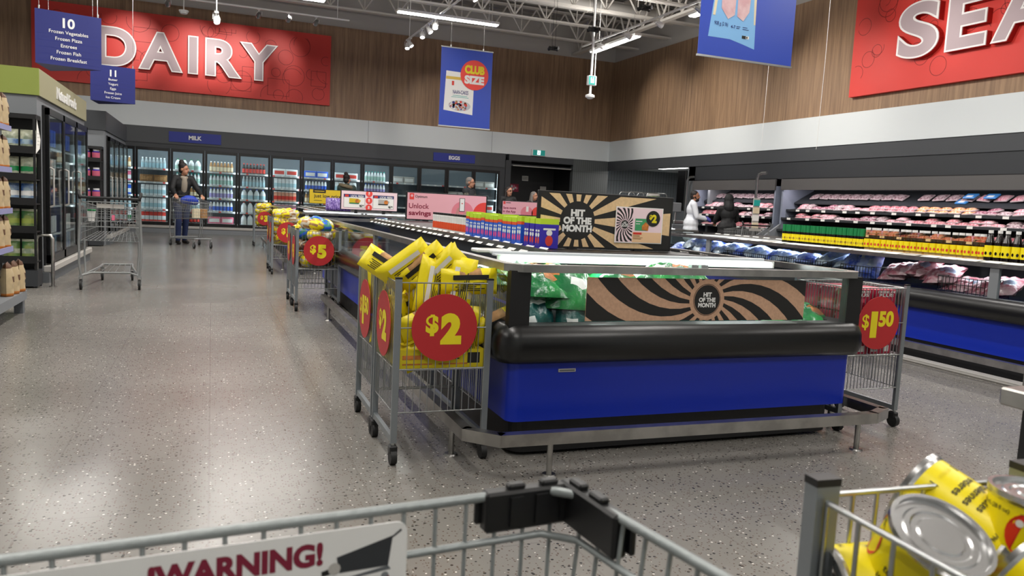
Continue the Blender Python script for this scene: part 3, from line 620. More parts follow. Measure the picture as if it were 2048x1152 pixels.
def put(proto, loc, rz, label, group, cat):
    if proto.name not in first_used:
        first_used.add(proto.name); o = proto; o.location = loc; o.rotation_euler = (0, 0, rz)
    else: o = dup(proto, loc, (0, 0, rz))
    tag(o, label, cat, group); return o

# ================================================================== dairy cooler wall
D0, DW, ND = -2.74, 0.851, 13
DEDGE = [D0+DW*i for i in range(ND+1)]
t = thing('dairy_cooler', 'long glass door cooler wall under the dairy sign', 'cooler', (0, YB, 0))
x0, x1 = D0, DEDGE[-1]+0.14
m = MB(); m.box(x0, x1, -0.02, 0.1, 2.36, 2.79, FASC); m.box(x0, x1, -0.03, 0.0, 2.36, 2.385, FASC2); m.box(x0, x1, -0.012, 0.1, 2.25, 2.36, FASC2); m.build('fascia', t)
m = MB(); m.box(x0, x1, -0.06, 0.1, 0.0, 0.15, GREY); m.box(x0, x1, -0.09, 0.0, 0.13, 0.2, GREYC, 0.01); m.build('kick_plate', t)
m = MB(); m.box(x0, x1, 0.78, 0.82, 0.15, 2.5, COOLB); m.box(x0, x1, 0.06, 0.8, 0.15, 0.2, GREY2); m.box(x0, x1, 0.06, 0.8, 2.28, 2.36, WHITE); m.box(x0-0.03, x0, 0.0, 0.8, 0, 2.79, FASC2); m.box(x1, x1+0.03, 0, 0.8, 0, 2.79, FASC2); m.build('cabinet', t)
m = MB(); m.box(x1-0.14, x1, -0.01, 0.1, 0.15, 2.3, FASC2); m.build('end_panel', t)
SHZ = [0.28, 0.62, 0.98, 1.34, 1.7]
for z in SHZ:
    m = MB(); m.box(x0+0.02, x1-0.15, 0.16, 0.76, z-0.02, z, SHELFW); s_ = m.build('shelf', t)
    m = MB(); m.box(x0+0.02, x1-0.15, 0.15, 0.16, z-0.035, z+0.012, SHELFW)
    for i in range(46): m.box(x0+0.1+i*0.235, x0+0.16+i*0.235, 0.147, 0.15, z-0.03, z+0.008, PAPER if i % 3 else CORAL)
    m.build('price_strip', s_)
for i in range(ND):
    a, c = DEDGE[i], DEDGE[i+1]; m = MB(); f = 0.062
    m.box(a+0.004, a+f, -0.02, 0.03, 0.2, 2.25, BLKG); m.box(c-f, c-0.004, -0.02, 0.03, 0.2, 2.25, BLKG); m.box(a+f, c-f, -0.02, 0.03, 2.17, 2.25, BLKG); m.box(a+f, c-f, -0.02, 0.03, 0.2, 0.29, BLKG)
    d = m.build('door', t)
    m = MB(); m.box(a+f, c-f, 0.0, 0.006, 0.29, 2.17, GLASSD); m.build('glass', d)
    m = MB(); m.path([(a+0.035, -0.02, 0.95), (a+0.035, -0.06, 0.97), (a+0.035, -0.06, 1.3), (a+0.035, -0.02, 1.32)], 0.01, BLKG, 6); m.build('handle', d)
    dim = i >= 9
    if not dim or i == 12:
        m = MB(); m.box(c-0.05, c-0.03, 0.05, 0.075, 0.32, 2.15, LEDC); m.build('light_strip', t)
        area_light('cooler_light', (c-0.04, YB+0.1, 1.25), 0.06, 1.8, 3.4, (math.pi/2, 0, 0), (0.86, 0.95, 1.0))
area_light('cooler_top_light', ((x0+4.9)/2, YB+0.14, 2.25), 7.4, 0.06, 30, (math.radians(40), 0, 0), (0.86, 0.95, 1.0))
area_light('cooler_top_light', (6.6, YB+0.14, 2.25), 3.2, 0.06, 6, (math.radians(40), 0, 0), (0.86, 0.95, 1.0))
for nm, px0, px1, z0, z1 in (('MILK', -1.08, 0.22, 2.43, 2.7), ('EGGS', 6.17, 7.48, 2.42, 2.67)):
    s_ = thing('aisle_header_sign', 'blue header sign reading %s over the cooler doors' % nm, 'sign', ((px0+px1)/2, YB-0.03, (z0+z1)/2))
    m = MB(); m.box(-(px1-px0)/2, (px1-px0)/2, -0.012, 0, -(z1-z0)/2, (z1-z0)/2, SBLUE); m.build('panel', s_)
    m = MB(FRONT(0, -0.014, 0)); m.text(nm, 0, 0, 0.1, WHITEB, 0, 0.04); m.build('lettering', s_)

MINT = mat('mint_label', '#a5c8bd', 0.5); ROSE = mat('rose_label', '#d96a86', 0.5); DKB = mat('navy_label', '#23306e', 0.5); LILAC = mat('lilac_label', '#9a8fc9', 0.5)
P_JR = jug(P_RED, WHITEB); P_JB = jug(P_BLUE, CYAN); P_JG = jug(GREEN, MINT)
P_C = {k: carton(*v) for k, v in dict(white=(MILKW, CYAN), pink=(ROSE, MILKW), blue=(P_BLUE, MILKW), orange=(mat('carton_peach', '#d99a80', 0.5), P_RED), green=(MILKW, GREEN), red=(P_RED, MILKW), black=(INK, TAN)).items()}
P_B = {k: bottle(*v) for k, v in dict(white=(MILKW, P_BLUE, LILAC), teal=(MILKW, TEAL, MINT), tan=(TAN, WHITEB, CREAM), blue=(MILKW, DKB, P_BLUE), cyan=(CYAN, P_RED, WHITEB), dark=(SOY, P_RED, P_RED), yellow=(DISCY, GREEN, WHITEB), clear=(mat('frosted_plastic', '#a9b8bd', 0.3), WHITEB, CYAN)).items()}
P_BOX = {k: crate(*v) for k, v in dict(brown=(BROWN, TAN), blue=(P_BLUE, WHITEB), pink=(ROSE, WHITEB), white=(MILKW, P_RED), grey=(GREYC, WHITEB)).items()}
STOCK = [  # per door: five shelves from the bottom
    ['c green', 'b clear', 'c blue', 'c pink', 'b tan'],
    ['c red', 'c white', 'c white', 'x brown', 'b clear'],
    ['b dark', 'c white', 'b tan', 'b teal', 'j jg'],
    ['x pink', 'b blue', 'b white', 'b teal', 'b tan'],
    ['j jr', 'j jr', 'j jb', 'b clear', 'b dark'],
    ['x white', 'c pink', 'c orange', 'c white', 'x white'],
    ['c pink', 'c orange', 'b tan', 'b blue', 'x blue'],
    ['c blue', 'x pink', 'b cyan', 'c white', 'x white'],
    ['b clear', 'x blue', 'b cyan', 'b white', 'b teal'],
    ['x grey', 'x grey', None, None, 'x grey'], ['x grey', None, 'x grey', None, None], [None, 'x grey', None, 'x grey', None],
    ['x white', 'x white', 'x white', None, 'x grey']]
KN = dict(c='drink carton', b='bottle', x='box', j='milk jug')
for i, rowset in enumerate(STOCK):
    for k, it in enumerate(rowset):
        if not it: continue
        kd, co = it.split(); z = SHZ[k]
        wd = dict(c=0.105, b=0.09, x=0.345, j=0.17)[kd]; n = int(0.7/wd)
        if kd == 'x': n = 2
        pr = P_C[co] if kd == 'c' else P_B[co] if kd == 'b' else P_BOX[co] if kd == 'x' else dict(jr=P_JR, jb=P_JB, jg=P_JG)[co]
        cn = dict(jr='red capped', jb='blue capped', jg='green capped').get(co, co)
        lb = '%s %s on the %s shelf up behind the %s cooler door' % (cn, KN[kd], ORD[k], ORD[i])
        for q in range(n):
            xx = DEDGE[i]+0.425+(q-(n-1)/2)*wd*0.98
            o = put(pr, (xx, YB+0.25+(0.05 if kd == 'x' else 0), z), 0 if kd != 'j' else 1.2, lb, lb.replace(' on the', 's on the', 1), KN[kd]); o.scale = (1.08, 1.0, dict(c=1.12, b=1.22, x=1.5, j=1.08)[kd])


# ================================================================== left aisle end units
def end_unit(x0, x1, y0, y1, ztop, zb, c_front, c_side, label, text=None):
    t = thing('freezer_cabinet', label, 'freezer', (x1, y0, 0))
    w_ = x1-x0; L = y1-y0
    m = MB(); m.box(-w_, 0, 0, L, 0.0, zb, GREY, 0.0); m.box(-w_, -0.04, 0.1, L, zb, zb+0.001, GREY); m.build('body', t)
    m = MB(); m.box(-w_, 0.03, -0.03, 0.0, zb, ztop, c_front); m.box(-w_, 0.0, 0.0, L, ztop-0.02, ztop, c_side); m.build('front_header', t)
    m = MB(); m.box(0.0, 0.03, 0.0, L, zb, ztop, c_side); sh = m.build('side_header', t)
    if text:
        m = MB(RIGHTW(0.032, L*0.5, (zb+ztop)/2)); m.text(text, 0, 0, 0.14, WHITEB, 0, 0.02, wfit=1.5, ex=0.05); m.build('lettering', sh)
    n = int((L-0.5)/0.78)
    m = MB(); m.box(0.0, 0.07, 0.2, L, 0.0, 0.12, GREY2); m.box(0.0, 0.1, 0.25, L, 0.12, 0.2, GREYC, 0.01); m.build('kick_plate', t)
    m = MB(); m.box(0.0, 0.02, 0.28, L-0.02, 0.2, zb-0.08, BLACK); m.build('door_surround', t)
    for i in range(n):
        a = 0.35+i*(L-0.45)/n; c = 0.35+(i+1)*(L-0.45)/n; m = MB(); f = 0.06
        for q in ((a, a+f, 0.22, zb-0.1), (c-f, c, 0.22, zb-0.1)): m.box(0.02, 0.06, q[0], q[1], q[2], q[3], BLKG)
        m.box(0.02, 0.06, a, c, zb-0.18, zb-0.1, BLKG); m.box(0.02, 0.06, a, c, 0.22, 0.32, BLKG); d = m.build('door', t)
        m = MB(); m.box(0.045, 0.05, a+f, c-f, 0.32, zb-0.18, GLASSD); m.build('glass', d)
        m = MB(); m.path([(0.06, a+0.03, 0.9), (0.1, a+0.03, 0.92), (0.1, a+0.03, 1.35), (0.06, a+0.03, 1.37)], 0.012, GREYC, 6); m.build('handle', d)
        m = MB()
        for z in (0.55, 0.9, 1.25, 1.6): 
            m.box(0.021, 0.03, a+f, c-f, z-0.015, z+0.01, SHELFW)
        for z, cc in ((0.33, CHIPB), (0.58, WHITEB), (0.93, DKB), (1.28, MILKW), (1.63, P_BLUE)):
            for q in range(3): m.box(0.021, 0.035, a+f+0.04+q*0.17, a+f+0.17+q*0.17, z, z+0.2, cc)
        m.build('stocked_shelf', d)
        m = MB(); m.box(0.022, 0.03, c-0.075, c-0.07, 0.35, zb-0.2, SHELFW); m.build('light_strip', d)
    return t
end_unit(-3.0, -1.87, 10.35, 13.9, 2.47, 2.17, OLIVE, OLIVE2, 'freezer with an olive header lettered Natural Foods at the left aisle', 'Natural Foods')
end_unit(-3.2, -1.98, 17.3, 21.3, 2.63, 2.26, FASC2, FASC, 'freezer with a dark grey header, second along the left aisle')
# hoop bumper
t = thing('floor_guard', 'steel hoop guard standing on the floor before the left freezer', 'guard', (0, 0, 0))
m = MB(); m.path([(-1.86, 10.19, 0), (-1.86, 10.19, 0.55), (-1.84, 10.19, 0.59), (-1.72, 10.19, 0.59), (-1.70, 10.19, 0.55), (-1.70, 10.19, 0)], 0.019, STEEL, 8); m.build('hoop', t)
for x in (-1.86, -1.70):
    m = MB(); m.tube((x, 10.19, 0), (x, 10.19, 0.008), 0.04, STEEL, 12); m.build('floor_flange', t)
# black wire rack with snack bags in front of the green unit, another before the second unit
def rack(loc, label, zs, bags, sheet):
    t = thing('display_rack', label, 'rack', loc)
    for x in (-0.02, -0.36):
        for y in (0.0, 0.24):
            m = MB(); m.box(x-0.012, x+0.012, y-0.012, y+0.012, 0.0, 1.92, BLACK); m.build('post', t)
    m = MB(); m.box(-0.37, 0, 0.245, 0.255, 0.05, 1.9, BLACK); m.box(-0.37, 0, -0.02, 0.25, 0.02, 0.2, FASC2); m.box(-0.37, 0, -0.01, 0.25, 1.88, 1.93, BLACK); m.build('back_panel', t)
    for z in zs:
        m = MB(); m.box(-0.37, -0.01, -0.01, 0.24, z-0.015, z, BLACK); m.box(-0.37, -0.01, -0.025, -0.01, z-0.02, z+0.06, BLACK); m.build('shelf', t)
    if sheet:
        m = MB(plane((0.0, -0.03, 1.5), (0.03, 0.12, 0), (0, 0, 1))); m.poly([(0, 0), (0.09, 0.06), (0.11, 0.16), (0.03, 0.38)], PAPER); 
        for i in range(4): m.rect(0.035, 0.1+0.04*i, 0.085, 0.106+0.04*i, GREYC, 1)
        m.build('paper_sheet', t)
    return t
RZ = [0.3, 0.64, 0.95, 1.22, 1.52]
rack((-1.82, 10.03, 0), 'black display rack of snack bags against the olive topped freezer', RZ, None, True)
def snack_bag(m1, m2, seed):
    m = MB(); m.bag(0.19, 0.27, 0.09, lambda u, v, s_: m2 if 0.3 < v < 0.55 else (CHIPW if v > 0.9 else m1), 8, 9, seed, 0.006); return m.build('snack_bag')
for i, (z, a, c_, nm) in enumerate(zip(RZ, (CHIPG, CHIPG, CHIPB, CHIPW, CHIPW), (CHIPW, OLIVE, WHITEB, GREEN, CHIPB), ('green', 'bright green', 'blue', 'pale striped', 'white and blue'))):
    p_ = snack_bag(a, c_, i)
    for q, dx in enumerate((-0.27, -0.1)):
        o = p_ if q == 0 else dup(p_, (0, 0, 0)); o.location = (-1.82+dx, 10.13, z+0.002); o.rotation_euler = (-0.05, 0, 0.1*(-1)**q); o.scale = (0.82, 1, 0.9)
        tag(o, '%s snack bag on the %s shelf up of the black rack' % (nm, ORD[i]), 'snack bag', 'snack bags on shelf %s of the black rack' % ORD[i])
rack((-1.99, 17.0, 0), 'black display rack of dark tubs before the second left freezer', [0.5, 0.9, 1.3, 1.65], None, False)
pt = None
for k, z in enumerate((0.9, 1.3, 1.65)):
    for q in range(2):
        if pt is None:
            m = MB(); m.lathe([(0, 0), (0.07, 0), (0.075, 0.16), (0.05, 0.19)], [P_VIO, ROSE, P_VIO], 12); pt = m.build('tub'); m = MB(); m.lathe([(0.055, 0.185), (0.055, 0.22), (0, 0.22)], WHITEB, 12); m.build('lid', pt); o = pt
        else: o = dup(pt, (0, 0, 0))
        o.location = (-2.27+q*0.17, 17.1, z+0.001); tag(o, 'dark tub with a white lid on the %s filled shelf of the far rack' % ORD[k], 'tub', 'tubs on the far black rack, shelf %s' % ORD[k])
# coffee shelf at the left picture edge
t = thing('shelf_unit', 'grey shelf unit of paper coffee bags cut by the left picture edge', 'shelf', (-1.66, 8.1, 0))
m = MB(); m.box(-0.5, 0.08, -1.6, 0.1, 0.12, 0.2, GREY); m.build('base_deck', t)
m = MB(); m.box(0.0, 0.07, -0.02, 0.06, 0, 0.12, GREY2); m.build('leg', t); m = MB(); m.box(-0.5, -0.44, -0.1, -0.02, 0, 0.12, GREY2); m.build('leg', t)
m = MB(); m.box(-0.52, -0.49, -1.6, 0.0, 0, 2.05, GREY2); m.build('back_panel', t)
CZ = [0.2, 0.6, 0.94, 1.3, 1.66]
for z in CZ[1:]:
    m = MB(); m.box(-0.5, -0.01, -1.6, 0.0, z-0.03, z, GREYC); s_ = m.build('shelf', t); m = MB(); m.box(-0.012, 0.0, -1.6, 0.0, z-0.035, z+0.012, TRIMV); m.build('price_strip', s_)
m = MB()
m.bag(0.15, 0.29, 0.1, lambda u, v, s_: COFD if (0.86 < v or (0.42 < v < 0.62 and 0.25 < u < 0.75)) else COFO if v < 0.12 else COFF, 8, 12, 3, 0.006); pb = m.build('coffee_bag')
k = 0
for i, z in enumerate(CZ):
    for q in range(3):
        o = pb if k == 0 else dup(pb, (0, 0, 0)); k += 1
        o.location = (-1.715-0.01*q+(0.09 if i == 0 else 0), 8.03-0.17*q+(0.08 if i == 0 else 0), z+0.002); o.rotation_euler = (0, 0, math.pi/2+0.15+0.1*math.sin(k*2))
        tag(o, 'tan paper coffee bag on the %s level up of the shelf at the left edge' % ORD[i], 'coffee bag', 'coffee bags on shelf level %s' % ORD[i])

# ================================================================== meat cases on the right wall
def meat_case(y0, y1, label):
    t = thing('meat_case', label, 'refrigerated case', (XR, y0, 0)); L = y1-y0
    cnp = mat('case_canopy', '#565454', 0.5); m = MB(); m.box(-0.06, 0.9, 0, L, 1.96, 2.11, cnp); m.box(-0.06, -0.03, 0, L, 1.87, 1.96, cnp); m.box(-0.03, 0.9, 0, L, 2.11, 2.13, BLACK); m.build('canopy', t)
    m = MB(); m.box(0.85, 0.92, 0, L, 0.3, 2.11, FASC2); m.build('back_panel', t)
    for y in (0, L-0.05):
        m = MB(); m.box(-0.02, 0.9, y, y+0.05, 0.3, 2.11, mat('case_end', '#8b92a3', 0.4)); m.add([(-0.02, y, 1.1), (-0.55, y, 0.75), (-0.55, y, 0.3), (-0.02, y, 0.3), (-0.02, y+0.05, 1.1), (-0.55, y+0.05, 0.75), (-0.55, y+0.05, 0.3), (-0.02, y+0.05, 0.3)], [(0, 1, 2, 3), (7, 6, 5, 4), (0, 4, 5, 1), (1, 5, 6, 2)], GREY); m.build('end_panel', t)
    for z, xf in ((1.43, 0.1), (1.24, -0.03), (0.98, -0.12)):
        m = MB(); m.add([(xf, 0.06, z), (0.86, 0.06, z+0.12), (0.86, L-0.06, z+0.12), (xf, L-0.06, z), (xf, 0.06, z-0.025), (0.86, 0.06, z+0.09), (0.86, L-0.06, z+0.09), (xf, L-0.06, z-0.025)], [(0, 1, 2, 3), (7, 6, 5, 4), (0, 4, 5, 1), (3, 2, 6, 7), (0, 3, 7, 4), (1, 5, 6, 2)], FASC2); s_ = m.build('shelf', t)
        m = MB(); m.box(xf-0.01, xf, 0.06, L-0.06, z-0.035, z+0.012, FASC2); rd = random.Random(int(z*100))
        for i in range(int(L/0.45)):
            yy = 0.2+i*0.45+rd.uniform(-0.1, 0.1); m.box(xf-0.014, xf-0.01, yy, yy+0.11, z-0.034, z+0.01, PAPER)
        m.build('price_strip', s_)
    m = MB(); m.add([(0.3, 0.06, 1.6), (0.85, 0.06, 1.9), (0.85, L-0.06, 1.9), (0.3, L-0.06, 1.6), (0.3, 0.06, 1.57), (0.3, L-0.06, 1.57)], [(0, 1, 2, 3), (0, 3, 5, 4)], FASC2); m.build('top_rack', t)
    m = MB(); m.box(-0.55, 0.9, 0, L, 0.3, 0.72, GREY2); m.box(-0.5, 0.9, 0, L, 0, 0.3, BLACK); m.box(-0.6, -0.5, 0, L, 0.6, 0.8, BUMP, 0.03); m.build('well', t)
    area_light('meat_case_light', (XR+0.06, (y0+y1)/2, 1.945), 0.08, L-0.3, 4.2*L, (0, math.radians(-14), 0), (1, 0.93, 0.95))
    return t
meat_case(5.6, 14.35, 'long open meat case along the right wall')
meat_case(14.55, 17.85, 'shorter open meat case behind the butcher and shopper')
def meat_pack(top, w_=0.22, d=0.16, h=0.05):
    m = MB(); m.box(-w_/2, w_/2, -d/2, d/2, 0, h*0.6, TRAYW, 0.008); nu = nv = 6; V = []; F = []
    rd = random.Random(len(top.name))
    for j in range(nv+1):
        for i in range(nu+1):
            u = i/nu*2-1; v = j/nv*2-1; e = (1-u**4)*(1-v**4); V.append((u*w_/2*0.95, v*d/2*0.95, h*0.55+h*0.6*e+rd.uniform(0, 0.006)*e))
    for j in range(nv):
        for i in range(nu): a = j*(nu+1)+i; F.append((a, a+1, a+nu+2, a+nu+1))
    r = m.build('meat_tray'); m = MB(); m.add(V, F, top, True); m.build('wrapped_meat', r); return r
PK = [(meat_pack(MEAT), 'pink'), (meat_pack(MEATR), 'red'), (meat_pack(MEATD), 'dark'), (meat_pack(MEATO), 'orange'), (meat_pack(FILM), 'grey pink')]
def fill(y0, y1, case, seed):
    rd = random.Random(seed)
    for ri, (z, xf, sl, nm) in enumerate(((1.43, 0.24, 0.156, 'upper shelf'), (1.24, 0.11, 0.133, 'middle shelf'), (0.98, 0.02, 0.12, 'lower shelf'))):
        y = y0+0.2
        while y < y1-0.2:
            blk = math.sin(y*1.7+ri*2.1+seed)
            if nm == 'upper shelf' and case == 'long' and 9.8 < y < 10.9: pk = PK[3]
            else: pk = PK[1] if blk > 0.45 else PK[2] if blk < -0.88 else PK[4] if (blk < -0.5 and ri < 2) else PK[0]
            for st in range(2 if rd.random() < 0.7 else 1):
                o = pk[0] if pk[0].name not in first_used else dup(pk[0], (0, 0, 0)); first_used.add(pk[0].name)
                o.location = (XR+xf+st*0.04+rd.uniform(-0.02, 0.02), y+rd.uniform(-0.02, 0.02), z+(xf-0.1)*sl+0.01+0.052*st); o.rotation_euler = (rd.uniform(-0.08, 0.08), -0.2-rd.uniform(0, 0.12), math.pi/2+rd.uniform(-0.15, 0.15))
                o.rotation_euler = (0.16+rd.uniform(0, 0.14), rd.uniform(-0.08, 0.08), -math.pi/2+rd.uniform(-0.15, 0.15))
                lb = '%s meat tray on the %s of the %s meat case' % (pk[1], nm, case); tag(o, lb, 'meat tray', '%s meat trays, %s, %s case' % (pk[1], nm, case))
            y += 0.2+rd.uniform(0, 0.06)
    y = y0+0.35
    while y < y1-0.3:
        pk = PK[4] if not (case == 'long' and 8.9 < y < 10.0) else PK[0]
        if not (case == 'long' and 11.05 < y < 11.5):
            o = dup(pk[0], (0, 0, 0)) if pk[0].name in first_used else pk[0]; first_used.add(pk[0].name)
            o.location = (XR+0.5, y, 1.735); o.rotation_euler = (0.5, rd.uniform(-0.1, 0.1), -math.pi/2+rd.uniform(-0.1, 0.1)); o.scale = (1.1, 1.35, 1.0)
            tag(o, '%s wrapped tray leaning on the top rack of the %s meat case' % (pk[1], case), 'meat tray', '%s trays on the top rack, %s case' % (pk[1], case))
        y += 0.27+rd.uniform(0, 0.05)
fill(8.2, 14.2, 'long', 1); fill(14.7, 17.7, 'shorter', 2)
for y, z in ((9.95, 1.8), (9.55, 1.8), (10.1, 1.7)):
    m = MB(); m.box(-0.11, 0.11, -0.08, 0.08, 0, 0.03, PBLU, 0.006); o = m.build('blue_pack', None, (XR+0.42, y, z-0.03), (0.5, 0, -math.pi/2)); m2 = MB(); m2.box(-0.06, 0.06, -0.06, 0.0, 0.03, 0.032, WHITEB); m2.build('label', o); tag(o, 'blue labelled pack leaning on the top rack of the long meat case', 'meat pack', 'blue packs on the top rack')
# chrome bumper posts of the cases
for y, lb in ((18.02, 'chrome bent bumper post beside the butcher'), (14.45, 'chrome bent bumper post between the two meat cases')):
    t = thing('bumper_post', lb, 'post', (XR-0.12 if y > 16 else 11.45, y, 0))
    m = MB(); m.path([(0, 0, 0), (0, 0, 2.1), (0, -0.05, 2.18), (0, -0.14, 2.21), (0.0, -0.3, 2.21)], 0.03, CHROME, 8); m.build('tube', t)
    m = MB(); m.tube((0, 0, 0), (0, 0, 0.01), 0.06, STEEL, 12); m.build('floor_flange', t)
t = thing('leaflet_holder', 'clear hanging rack of leaflets on the meat case end panel', 'leaflet rack', (11.45, 14.42, 1.3))
m = MB(); m.box(-0.09, 0.09, -0.02, 0.0, -0.35, 0.35, GREYC, 0.005); m.build('backing', t)
for i in range(4):
    m = MB(); m.box(-0.08, 0.08, -0.035, -0.02, -0.33+i*0.17, -0.2+i*0.17, [CREAM, PAPER, CREAM, TEAL][i]); m.build('leaflet', t)

for k_, o in list(P_C.items())+list(P_B.items())+list(P_BOX.items()):
    if o.name not in first_used:
        for c_ in list(o.children): bpy.data.objects.remove(c_)
        bpy.data.objects.remove(o)

# ================================================================== island freezers
def ring(m, out, inn, z0, z1, mt):
    n = len(out); V = [(x, y, z) for z in (z0, z1) for P in (out, inn) for x, y in P]; F = []
    for i in range(n):
        j = (i+1) % n
        F += [(i, j, 2*n+j, 2*n+i), (n+j, n+i, 3*n+i, 3*n+j), (2*n+i, 2*n+j, 3*n+j, 3*n+i), (j, i, n+i, n+j)]
    m.add(V, F, mt)
def cham(x0, x1, y0, y1, c, sides='xX'): return [(x0+c, y0), (x1-c, y0), (x1, y0+c), (x1, y1-c), (x1-c, y1), (x0+c, y1), (x0, y1-c), (x0, y0+c)]
def rounded(x0, x1, y0, y1, r, n=5):
    P = []
    for cx, cy, a0 in ((x1-r, y1-r, 0), (x0+r, y1-r, 90), (x0+r, y0+r, 180), (x1-r, y0+r, 270)):
        for i in range(n+1):
            a = math.radians(a0+90*i/n); P.append((cx+r*math.cos(a), cy+r*math.sin(a)))
    return P
def slab(m, P, z0, z1, mt, smooth=False):
    n = len(P); V = [(x, y, z) for z in (z0, z1) for x, y in P]
    m.add(V, [(i, (i+1) % n, n+(i+1) % n, n+i) for i in range(n)], mt, smooth); m.add(V, [tuple(reversed(range(n))), tuple(range(n, 2*n))], mt)
def island(x0, x1, y0, y1, label, posts=(), shelf=None, near_canopy=True):
    t = thing('island_freezer', label, 'freezer', (0, 0, 0), 0)
    m = MB(); slab(m, rounded(x0+0.07, x1-0.07, y0+0.07, y1-0.07, 0.08), 0.02, 0.2, BLACK); m.build('kick_base', t)
    m = MB(); slab(m, rounded(x0+0.025, x1-0.02, y0+0.01, y1-0.01, 0.05), 0.19, 0.5, BLUE, True); pn = m.build('blue_panel', t)
    m = MB(); m.box(x0+0.27, x0+0.36, y0+0.004, y0+0.012, 0.425, 0.44, GREYC); m.box(x0+0.275, x0+0.355, y0+0.003, y0+0.006, 0.429, 0.436, GREY2); m.build('name_plate', pn)
    m = MB(); prof = [(0.0, 0.47), (0.025, 0.475), (0.042, 0.5), (0.05, 0.545), (0.046, 0.59), (0.03, 0.63), (0.0, 0.65)]
    n = None; V = []
    for d, z in prof:
        P = rounded(x0-d, x1+d, y0-d, y1+d, 0.06+d, 5); n = len(P); V += [(x, y, z) for x, y in P]
    F = [(k*n+i, k*n+(i+1) % n, (k+1)*n+(i+1) % n, (k+1)*n+i) for k in range(len(prof)-1) for i in range(n)]
    m.add(V, F, BUMP, True); ring(m, rounded(x0, x1, y0, y1, 0.06), rounded(x0+0.1, x1-0.1, y0+0.1, y1-0.1, 0.05), 0.64, 0.65, BLACK); bm = m.build('bumper', t)
    for cx, cy in ((x0+0.07, y0+0.07), (x1-0.07, y0+0.07), (x0+0.07, y1-0.07), (x1-0.07, y1-0.07)):
        m = MB(); s_ = 1 if cx > (x0+x1)/2 else -1; f_ = -1 if cy < (y0+y1)/2 else 1; P = [(cx+0.015*s_+0.15*math.cos(a)*s_*0.53-0.02*s_, cy+0.015*f_+0.15*math.sin(a)*f_*0.53-0.02*f_) for a in [math.pi/2*i/6 for i in range(7)]]
        P = P if s_*f_ > 0 else P[::-1]; n_ = len(P); V = [(px, py, z) for z in (0.49, 0.636) for px, py in P]; m.add(V, [(i, i+1, n_+i+1, n_+i) for i in range(n_-1)], BLKG, True); m.build('corner_cap', bm)
    for cx in (x0, x1-0.1):
        for cy in (y0, y1-0.06):
            m = MB(); m.box(cx+0.005, cx+0.105, cy+0.005, cy+0.055, 0.63, 0.905, BLACK); m.build('corner_post', t)
    for sx, py in posts:
        m = MB(); cx = x0 if sx < 0 else x1-0.03; m.box(cx, cx+0.03, py-0.04, py+0.04, 0.63, 0.9, GREY); m.build('side_post', t)
    for nm, q in (('front_glass', (x0+0.1, x1-0.1, y0+0.012, y0+0.018)), ('back_glass', (x0+0.1, x1-0.1, y1-0.018, y1-0.012)), ('left_glass', (x0+0.012, x0+0.018, y0+0.05, y1-0.05)), ('right_glass', (x1-0.018, x1-0.012, y0+0.05, y1-0.05))):
        m = MB(); m.box(*q, 0.65, 0.9, GLASS); m.build(nm, t)
    m = MB(); ring(m, cham(x0-0.015, x1+0.015, y0-0.015, y1+0.015, 0.07), cham(x0+0.035, x1-0.035, y0+0.035, y1-0.035, 0.05), 0.9, 0.935, STEEL)
    m.build('steel_rail', t)
    m = MB(); V = []; xi0, xi1, yi0, yi1 = x0+0.1, x1-0.1, y0+0.1, y1-0.1
    m.box(xi0, xi1, yi0, yi1, 0.3, 0.34, SHELFW)
    for q in ((xi0-0.02, xi0, yi0, yi1), (xi1, xi1+0.02, yi0, yi1), (xi0, xi1, yi0-0.02, yi0), (xi0, xi1, yi1, yi1+0.02)): m.box(*q, 0.3, 0.64, FASC2)
    m.build('inner_tub', t)
    cx = (x0+x1)/2; cw = 0.3; ZS = 0.955
    ya, yb = y0+0.75, y1-0.6
    m = MB(); m.box(cx-cw, cx+cw, ya, yb, 0.34, 0.84, FASC2); m.build('centre_spine', t)
    m = MB(); m.box(cx-cw-0.24, cx+cw+0.24, ya-0.05, yb+0.05, 0.93, ZS, BLACK); m.box(cx-cw-0.02, cx+cw+0.02, ya, yb, 0.84, 0.93, FASC2); m.build('canopy_shelf', t)
    for sg in (-1, 1):
        m = MB(); xs = cx+sg*(cw+0.24); m.box(xs-0.012, xs+0.006, ya, yb, 0.92, ZS+0.006, STEEL); s_ = m.build('shelf_edge', t)
        m = MB(); rd = random.Random(int(x0*10+sg)); yy = ya+0.05
        while yy < yb-0.2: m.add([(xs+sg*0.03, yy, 0.925), (xs+sg*0.03, yy+0.12, 0.925), (xs-sg*0.03, yy+0.12, 0.968), (xs-sg*0.03, yy, 0.968)], [(0, 1, 2, 3)], PAPER if rd.random() < 0.75 else WHITEB); yy += 0.15+rd.random()*0.1
        m.build('price_strip', s_)
    m = MB(); m.box(x0+0.14, x1-0.14, y0+0.66, y0+0.7, 0.935, 0.952, SHELFW, 0.004); m.box(x0+0.14, x1-0.14, y0+0.58, y0+0.66, 0.93, 0.938, SHELFW); m.box(x0+0.14, x1-0.14, y0+0.57, y0+0.58, 0.9, 0.94, WHITEB); ll = m.build('end_light_bar', t); m = MB(); m.box(x0+0.16, x1-0.16, y0+0.562, y0+0.57, 0.905, 0.93, LEDC); m.build('light_tube', ll)
    for q, w_ in ((x0+0.9, 0.5), (x1-1.0, 0.5)):
        m = MB(); m.box(cx-0.02+(q-cx)*0.3, cx+0.02+(q-cx)*0.3, y0+0.02, y0+0.05, 0.93, 0.95, CHROME); m.build('clip', t)
    return t
IA = island(1.275, 3.37, 3.28, 9.9, 'nearest island freezer with blue sides and a striped front poster', [(-1, 6.5), (1, 6.5)])
